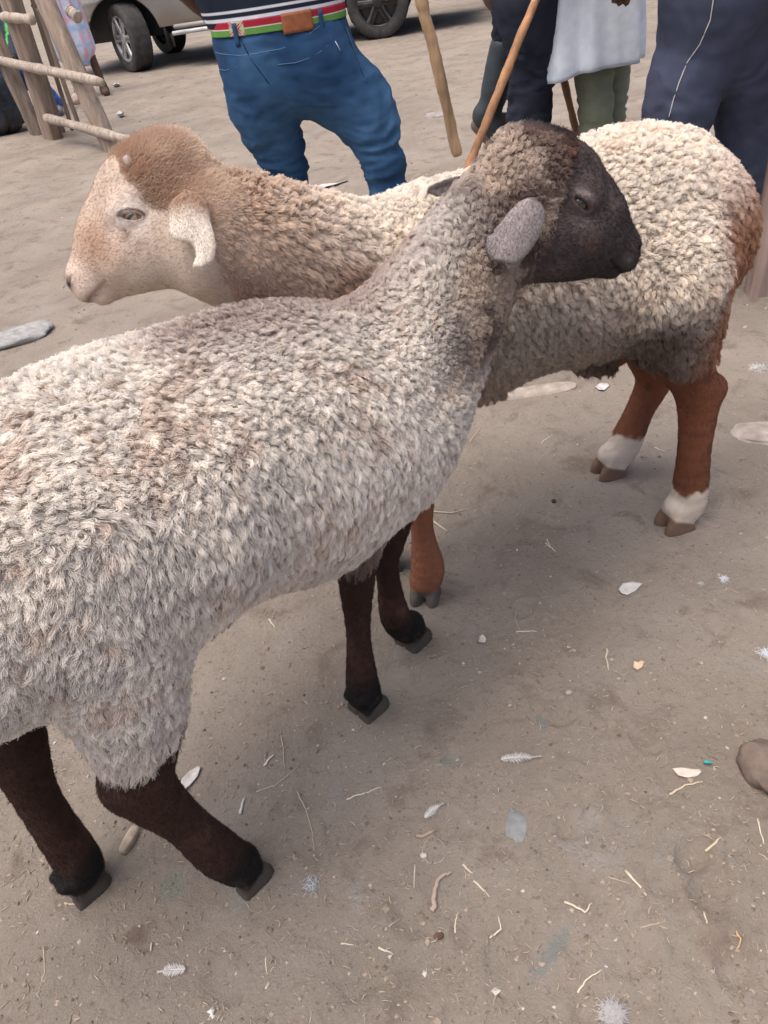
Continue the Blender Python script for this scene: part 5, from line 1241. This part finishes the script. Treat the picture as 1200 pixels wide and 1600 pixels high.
# ================================================================== fence and posts
def rough_post(name, p0, p1, wx, wy, seed, c=(.34, .26, .20), parent=None, n=36, face=(1, 0, 0)):
    """split timber: rounded-rectangle section that wanders along its length, with cracks"""
    p0 = np.array(p0, float); p1 = np.array(p1, float); t = unit(p1-p0); u = np.array(face, float); u = unit(u-t*(u@t)); v = np.cross(t, u); m_ = 28; V = []
    for i in range(n):
        k = i/(n-1); p = p0+(p1-p0)*k
        for j in range(m_):
            a = 2*math.pi*j/m_; ca, sa = math.cos(a), math.sin(a); V.append(p+u*wx*.5*np.sign(ca)*abs(ca)**.6+v*wy*.5*np.sign(sa)*abs(sa)**.6)
    V = np.array(V); q = V@np.stack([u, v, t], 1)
    d = .16*fbm(q*[18, 18, 2.2]+seed, 3, seed)+.07*fbm(q*[70, 70, 3]+seed, 2, seed+4); ctr = np.repeat(p0+(p1-p0)*(np.arange(n)/(n-1))[:, None], m_, 0)
    ctr2 = ctr+u*(.1*wx*fbm(ctr*2.1+seed, 2, seed))[:, None]; V = ctr2+(V-ctr)*(1+d)[:, None]
    F = [[i*m_+j, i*m_+(j+1) % m_, (i+1)*m_+(j+1) % m_, (i+1)*m_+j] for i in range(n-1) for j in range(m_)]+[list(range(m_))[::-1], [(n-1)*m_+j for j in range(m_)]]
    C = np.tile(np.array(c), (len(V), 1))*(1+.5*fbm(q*[22, 22, 2]+seed, 3, seed+9))[:, None]; C = mixc(C, (.20, .13, .09), sstep(.2, .5, fbm(q*[9, 9, 3], 3, seed+1))*.6)
    return mo(name, V, F, M_wood, parent, col=C)
def build_fence():
    A = on_ground(82, 214); B = on_ground(176, 232); th = empty('wooden_fence', (A+B)/2, 'rough timber fence of leaning posts, thin slats and pole rails at upper left', 'fence')
    d = unit(B-A); nrm = np.array([-d[1], d[0], 0]); L = np.linalg.norm(B-A)
    def lean(P, px, py, off=0): return on_plane(px, py, P+nrm*off, d)
    q = lean(A, 16, 0); t = unit(q-A); rough_post('post', A-[0, 0, .1], A+t*1.9, .23, .13, 1, (.25, .19, .15), th, face=d)
    q = lean(A, -6, 60); base = lean(A, 62, 214); rough_post('post', base-[0, 0, .05], base+unit(q-base)*1.8, .20, .11, 2, (.21, .165, .13), th, face=d)
    q = lean(B, 72, 0, -.03); b2 = lean(B, 178, 236, -.03); b2[2] = 0; rough_post('post', b2-[0, 0, .1]*1, b2+unit(q-b2)*1.75, .175, .11, 3, (.33, .26, .205), th, face=d)
    for i, (x0, y0, x1, y1, w_) in enumerate([(100, 208, 34, 10, .05), (112, 200, 60, 30, .045), (122, 192, 76, 62, .045), (50, 190, 0, 95, .045)]):
        a = lean(A, x0, y0, .14); b_ = lean(A, x1, y1, .14); rough_post('slat', a+(a-b_)*.02, b_+(b_-a)*.35, w_, .03, 10+i, (.22, .17, .135), th, face=d)
    for i, (x0, y0, x1, y1, r, nm) in enumerate([(-30, 88, 160, 128, .034, 'rail'), (72, 184, 205, 220, .036, 'rail'), (4, 26, 52, 32, .036, 'rail'), (108, 16, 122, 26, .04, 'branch_stub')]):
        a = lean(A, x0, y0, -.085 if i < 3 else .0); b_ = lean(A, x1, y1, -.085 if i < 3 else .0); P, rr = knobbly([a, b_], r, 20+i, 30); V, F = tube_data(P, rr, 12)
        V = np.array(V); mo(nm, V, F, M_wood, th, col=np.tile((.36, .30, .245), (len(V), 1))*(1+.3*fbm(V*[5, 5, 40], 3, i))[:, None])
    # stub of the far panel seen at the very left
    g = on_ground(1186, 459); o = rough_post('wooden_post', g-[0, 0, .15], g+[.02, .0, 1.25], .085, .085, 31, (.32, .235, .20)); tag(o, 'upright weathered wooden post at the right edge behind the cream sheep', 'post')
def build_sack():
    c = on_ground(-2, 208); S = SDF(); r = .30; S.ell(c+[-.02, 0, .26], (.30, .28, .29), .05); S.ell(c+[.10, -.05, .12], (.20, .2, .13), .08); S.ell(c+[.0, 0, .56], (.07, .07, .10), .08)
    V, Q = surface(S, c-[.5, .5, .1], c+[.5, .5, .8], .014); N = grad(S, V, .004); V = folds(V, N, .022, 4, 6, (1, 1, .6)); V[:, 2] = np.maximum(V[:, 2], c[2]+.002)
    th = mat('black_plastic', rough=.35, attr=True, spec=.5, bump=.3, bscale=25, bdist=.01)
    o = mo('plastic_sack', V, Q, th, None, col=np.tile((.018, .020, .026), (len(V), 1))); tag(o, 'bulging black plastic sack at the left edge in front of the fence', 'sack')
# ================================================================== vehicles
def wheel(parent, c, yaw, R=.37, wd=.25, side=-1, k=1.0):
    """outer face towards side*y before yaw"""
    th = bpy.data.objects.new('wheel', None)
    def spin(prof, n=64, tread=False):
        V = []; F = []
        for k in range(n):
            a = 2*math.pi*k/n
            for j, (r, y) in enumerate(prof):
                rr = r
                if tread and abs(y) < wd*.40 and r > R*.97: rr = r-(.010 if (k+(j % 2)) % 3 == 0 else 0)
                V.append([rr*math.cos(a), y, rr*math.sin(a)])
        m_ = len(prof)
        for k in range(n):
            for j in range(m_-1): F.append([k*m_+j, k*m_+j+1, ((k+1) % n)*m_+j+1, ((k+1) % n)*m_+j])
        return np.array(V), F
    ry = rotm([0, 0, 1], yaw); w2 = wd/2; s = side
    T = lambda V: np.asarray(V)@ry.T+np.array(c)
    prof = [(R*.66, -w2*.86), (R*.72, -w2*.96), (R*.86, -w2*1.0), (R*.96, -w2*.90), (R*.995, -w2*.78), (R, -w2*.5), (R*1.003, -w2*.25), (R*1.003, 0), (R*1.003, w2*.25), (R, w2*.5), (R*.995, w2*.78), (R*.96, w2*.9), (R*.86, w2), (R*.72, w2*.96), (R*.66, w2*.86)]
    V, F = spin(prof, 72, True); ty = mo('tyre', T(V), F, M_tyre, parent, col=np.tile((.055, .052, .05), (len(V), 1))*(1+.6*np.clip(fbm(V*8, 3, 3), -.5, 1))[:, None])
    mb = MB(); V, F = spin([(R*.67, s*w2*.86), (R*.64, s*w2*.88), (R*.60, s*w2*.70), (R*.60, -s*w2*.6)], 64); mb.add(V, F, (.42*k, .42*k, .42*k))
    for q6 in range(6):
        a = 2*math.pi*q6/6; ca, sa = math.cos(a), math.sin(a); ax = np.array([ca, 0, sa]); tx = np.array([-sa, 0, ca])
        for sg in (-1, 1):
            p = []
            for r_, h_, wd_ in ((R*.14, .74, .030), (R*.40, .80, .026), (R*.64, .84, .036)):
                for e in (-1, 1): p.append(ax*r_+tx*(e*wd_+sg*.012)+np.array([0, s*w2*h_, 0]))
            back = [q-np.array([0, s*.03, 0]) for q in p]; VV = p+back
            mb.add(VV, [[0, 1, 3, 2], [2, 3, 5, 4], [6, 8, 9, 7], [8, 10, 11, 9], [0, 2, 8, 6], [2, 4, 10, 8], [1, 7, 9, 3], [3, 9, 11, 5]], (.50*k, .50*k, .50*k))
    V, F = spin([(.001, s*w2*.80), (R*.12, s*w2*.80), (R*.17, s*w2*.74), (R*.17, s*w2*.3)], 32); mb.add(V, F, (.40*k, .40*k, .40*k))
    V, F = spin([(.001, s*w2*.25), (R*.6, s*w2*.25)], 32); mb.add(V, F, (.06, .06, .06))
    o = mb.build('rim', M_alloy, ty); v = get_co(o.data); o.data.vertices.foreach_set('co', (T(v+wloc(ty))-wloc(ty)).astype(np.float32).ravel()); return ty
M_tyre = mat('tyre_rubber', rough=.85, nscale=20, namt=.3, bump=.4, bscale=120, bdist=.003)
M_alloy = mat('alloy', rough=.4, metallic=.6, nscale=15, namt=.3)
M_glass = mat('window_glass', rough=.08, spec=.6)
def paint(name, c):
    M = mat(name, rough=.32, nscale=2.5, namt=.10, metallic=.25, coat=.4, bump=.05, bscale=30); return M
def suv(orig, ang, c, label, mt):
    """x forward along the flank, y = 0 at the flank that faces the camera; z up"""
    th = empty('parked_car', orig, label, 'car'); ca, sa = math.cos(ang), math.sin(ang); Rm = np.array([[ca, sa, 0], [-sa, ca, 0], [0, 0, 1]])
    W = lambda P: np.asarray(P, float)@Rm+np.asarray(orig, float)
    WB = 3.14; L0, L1 = -.95, WB+1.15; HT = 1.92; BE = 1.12; Wd = 1.85; RA = .47
    # flank: columns of vertices following arches, sill and belt line
    xs = np.unique(np.concatenate([np.linspace(L0, L1, 90), np.linspace(-RA, RA, 40), np.linspace(WB-RA, WB+RA, 40)]))
    def bottom(x):
        z = .44
        for wx in (0, WB):
            if abs(x-wx) < RA: z = max(z, .37+math.sqrt(RA*RA-(x-wx)**2))
        if x < -.75: z = .44+.2*(-.75-x)
        return z
    def belt(x): return BE-.16*sstep(.2, L0, np.array(x))*1.0+.0
    NR = 22
    def yoff(k, x):
        # body swells slightly at mid height and tucks under the sill; arch lips flare
        y = .05*(1-math.sin(math.pi*min(1, .25+k*.75)))
        for wx in (0, WB):
            d = math.hypot(x-wx, 0); 
            if d < RA+.16: y -= .035*(1-max(0, d-RA)/.16 if d > RA else 1)*(1-k)**1.2
        return y
    V = []; F = []
    for side in (0, 1):
        off = len(V)
        for x in xs:
            zb, zt = bottom(x), float(belt(x))
            for j in range(NR):
                k = j/(NR-1); z = zb+(zt-zb)*k; ins = yoff(k, x)+.25*max(0, (L0+.35-x))**1.5+.25*max(0, (x-(L1-.3)))**1.5
                crease = -.012*math.exp(-((z-.78)/.02)**2)
                y = ins+crease; V.append([x, y if side == 0 else Wd-y, z])
        for i in range(len(xs)-1):
            for j in range(NR-1):
                f = [off+i*NR+j, off+(i+1)*NR+j, off+(i+1)*NR+j+1, off+i*NR+j+1]; F.append(f if side == 0 else f[::-1])
    n = len(xs)*NR
    for i in (0, len(xs)-1):
        for j in range(NR-1): a, b_ = i*NR+j, i*NR+j+1; F.append([a, b_, b_+n, a+n])
    for i in range(len(xs)-1): a, b_ = i*NR+NR-1, (i+1)*NR+NR-1; F.append([a, b_, b_+n, a+n])
    V = np.array(V); C = np.tile(np.array(c), (len(V), 1)); mud = sstep(.66, .46, V[:, 2]+.08*fbm(V*5, 3, 3)); C = mixc(C, (.22, .165, .125), mud*.55)
    C = mixc(C, (.26, .16, .11), sstep(.62, .45, np.abs(V[:, 0]-WB))*sstep(.9, .6, V[:, 2])*.6*(fbm(V*9, 3, 4) > -.1))
    mo('body', W(V), F, mt, th, col=C)
    mb = MB()    # arch lips and chassis
    for wx in (0, WB):
        P = [[wx+math.cos(a)*RA, -.005, .37+math.sin(a)*RA] for a in np.linspace(.15, math.pi-.15, 30)]; MB().tube(W(P), .018, np.array(c)*.9, 6).build('arch_trim', mt, th)
    mb = MB(); V = [[x, y, z] for x in (L0+.3, L1-.3) for y in (.3, Wd-.3) for z in (.34, .9)]; mb.add(W(V), [[0, 1, 3, 2], [4, 6, 7, 5], [0, 4, 5, 1], [2, 3, 7, 6], [0, 2, 6, 4], [1, 5, 7, 3]], (.03, .03, .03)); mb.build('chassis', M_rubber, th, smooth=False)
    # cabin: posts and roof over glass
    G = [(.55, BE), (1.15, HT-.12), (1.6, HT), (3.7, HT-.02), (L1-.12, HT-.22), (L1-.03, BE)]
    def shell(inset, zsh, material, nm, cc):
        V = []; F = []
        for side in (0, 1):
            for x, z in G: t = (z-BE)/(HT-BE); y = .04+.16*t+inset; V.append([x, y if side == 0 else Wd-y, z+zsh])
        m_ = len(G); F.append(list(range(m_))); F.append([m_+i for i in range(m_)][::-1]); [F.append([i, i+1, m_+i+1, m_+i][::-1]) for i in range(m_-1)]
        return mo(nm, W(V), F, material, th, smooth=False, col=np.tile(cc, (len(V), 1)))
    shell(.02, -.02, M_glass, 'windows', (.03, .035, .04))
    mb = MB()
    for side in (0, 1):
        y0 = (lambda t: .04+.16*t) if side == 0 else (lambda t: Wd-.04-.16*t)
        for a, b_ in (((.55, BE), (1.15, HT-.12)), ((1.95, BE), (1.95, HT)), ((2.9, BE), (2.9, HT)), ((L1-.03, BE), (L1-.12, HT-.22)), ((3.75, BE), (3.65, HT))):
            mb.tube(W([[a[0], y0(0), a[1]], [b_[0], y0((b_[1]-BE)/(HT-BE)), b_[1]]]), .045, c, 8)
    V = [[x, y, z] for x in (1.1, 2.2, 3.3, L1-.1) for y, dz in ((.2, 0), (Wd/2, .03), (Wd-.2, 0)) for z in [(HT-.1 if x < 1.2 or x > 4 else HT+.0)+dz+.01]]
    mb.add(W(V), [[i*3+j, i*3+j+1, (i+1)*3+j+1, (i+1)*3+j] for i in range(3) for j in range(2)], c); mb.build('roof', mt, th)
    # doors: shut lines, handles, glass line
    for x0, x1, tilt in ((.62, 1.95, .05), (1.97, 2.9, .0)):
        mb = MB(); y = -.004
        P = [[x0-.02, y+.01, BE-.02], [x0+.02, y+.012, .8], [x0+.10, y+.030, .56], [x0+.20, y+.046, .475], [x1-.12, y+.046, .475], [x1-.02, y+.03, .58], [x1, y+.012, .8], [x1, y+.01, BE-.02]]
        mb.tube(W(P), .006, (.03, .03, .03), 4); d = mb.build('door', M_rubber, th)
        mb = MB(); mb.tube(W([[x1-.28, -.02, .98], [x1-.25, -.045, .98], [x1-.12, -.045, .98], [x1-.09, -.02, .98]]), .014, np.array(c)*.95, 8); mb.build('handle', mt, d)
    MB().box(W([1.63, -.10, .37]), (1.95, .17, .035), (.56, .56, .55), Rm, .008).box(W([1.63, -.195, .372]), (1.97, .022, .045), (.70, .70, .70), Rm, .006).build('running_board', M_alloy, th)
    MB().box(W([1.63, -.03, .425]), (2.0, .05, .05), (.40, .36, .31), Rm, .01).build('sill_trim', mt, th)
    for x in (.50, WB+.52): MB().box(W([x, .12, .34]), (.03, .26, .30), (.02, .02, .022), Rm, .01).build('mud_flap', M_rubber, th)
    MB().tube(W([[WB-.70, -.02, .66], [WB-.62, -.028, .685], [WB-.45, -.03, .72]]), .012, (.8, .8, .8), 6).build('chrome_strip', M_alloy, th)
    MB().box(W([L0-.02, Wd/2, .55]), (.22, Wd*.94, .26), np.array(c)*.8, Rm, .05).build('bumper', mt, th); MB().box(W([L1+.02, Wd/2, .55]), (.2, Wd*.94, .24), np.array(c)*.8, Rm, .05).build('bumper', mt, th)
    for y in (.28, Wd-.28): MB().box(W([L0+.04, y, .88]), (.12, .34, .2), (.7, .72, .75), Rm, .04).build('headlight', M_glass, th); MB().box(W([L1-.03, y, 1.0]), (.1, .16, .34), (.35, .03, .03), Rm, .03).build('tail_light', M_glass, th)
    return th, W, ang, WB, Wd
def build_cars():
    f = on_ground(214, 113); r = on_ground(618, 57); d = r-f; ang = math.atan2(d[1], d[0]); d = d/np.linalg.norm(d); nrm = np.array([-d[1], d[0], 0])
    o = f-nrm*.0+nrm*-.02
    th, W, a, WB, Wd = suv(o, ang, (.28, .26, .225), 'parked beige four-wheel-drive car, front wheel turned, seen low down behind the jeans', paint('beige_paint', 0))
    for x, y, s, yaw in ((0, .13, -1, -.85), (WB, .12, -1, -.0), (0, Wd-.13, 1, -.85), (WB, Wd-.12, 1, 0)): wheel(th, W([x, y, .37]), a+yaw, .375, .26, s, 1.0 if x == 0 else .12)
    th, W, a, WB, Wd = suv(o+d*5.6+nrm*1.2, ang-.04, (.020, .022, .026), 'dark vehicle parked behind the beige car, only its shaded lower edge in view', paint('dark_paint', 0))
    for x, y, s in ((0, .12, -1), (WB, .12, -1), (0, Wd-.12, 1), (WB, Wd-.12, 1)): wheel(th, W([x, y, .37]), a, .375, .26, s)
# ================================================================== assemble
HOOVES = [on_ground(*p) for p in ((575, 1105), (645, 1000), (388, 1370), (135, 1385), (665, 932), (606, 885), (1055, 820), (952, 738))]
build_ground()
build_fence(); build_cars(); build_sack()
jeans_man(); boots_person(); coat_person(); track_person(); far_people()
litter()
print('setting', round(time.time()-T0))
A1 = sheep_front(); A2 = sheep_back()
print('sheep', round(time.time()-T0))
dress()
print('fleece', round(time.time()-T0))
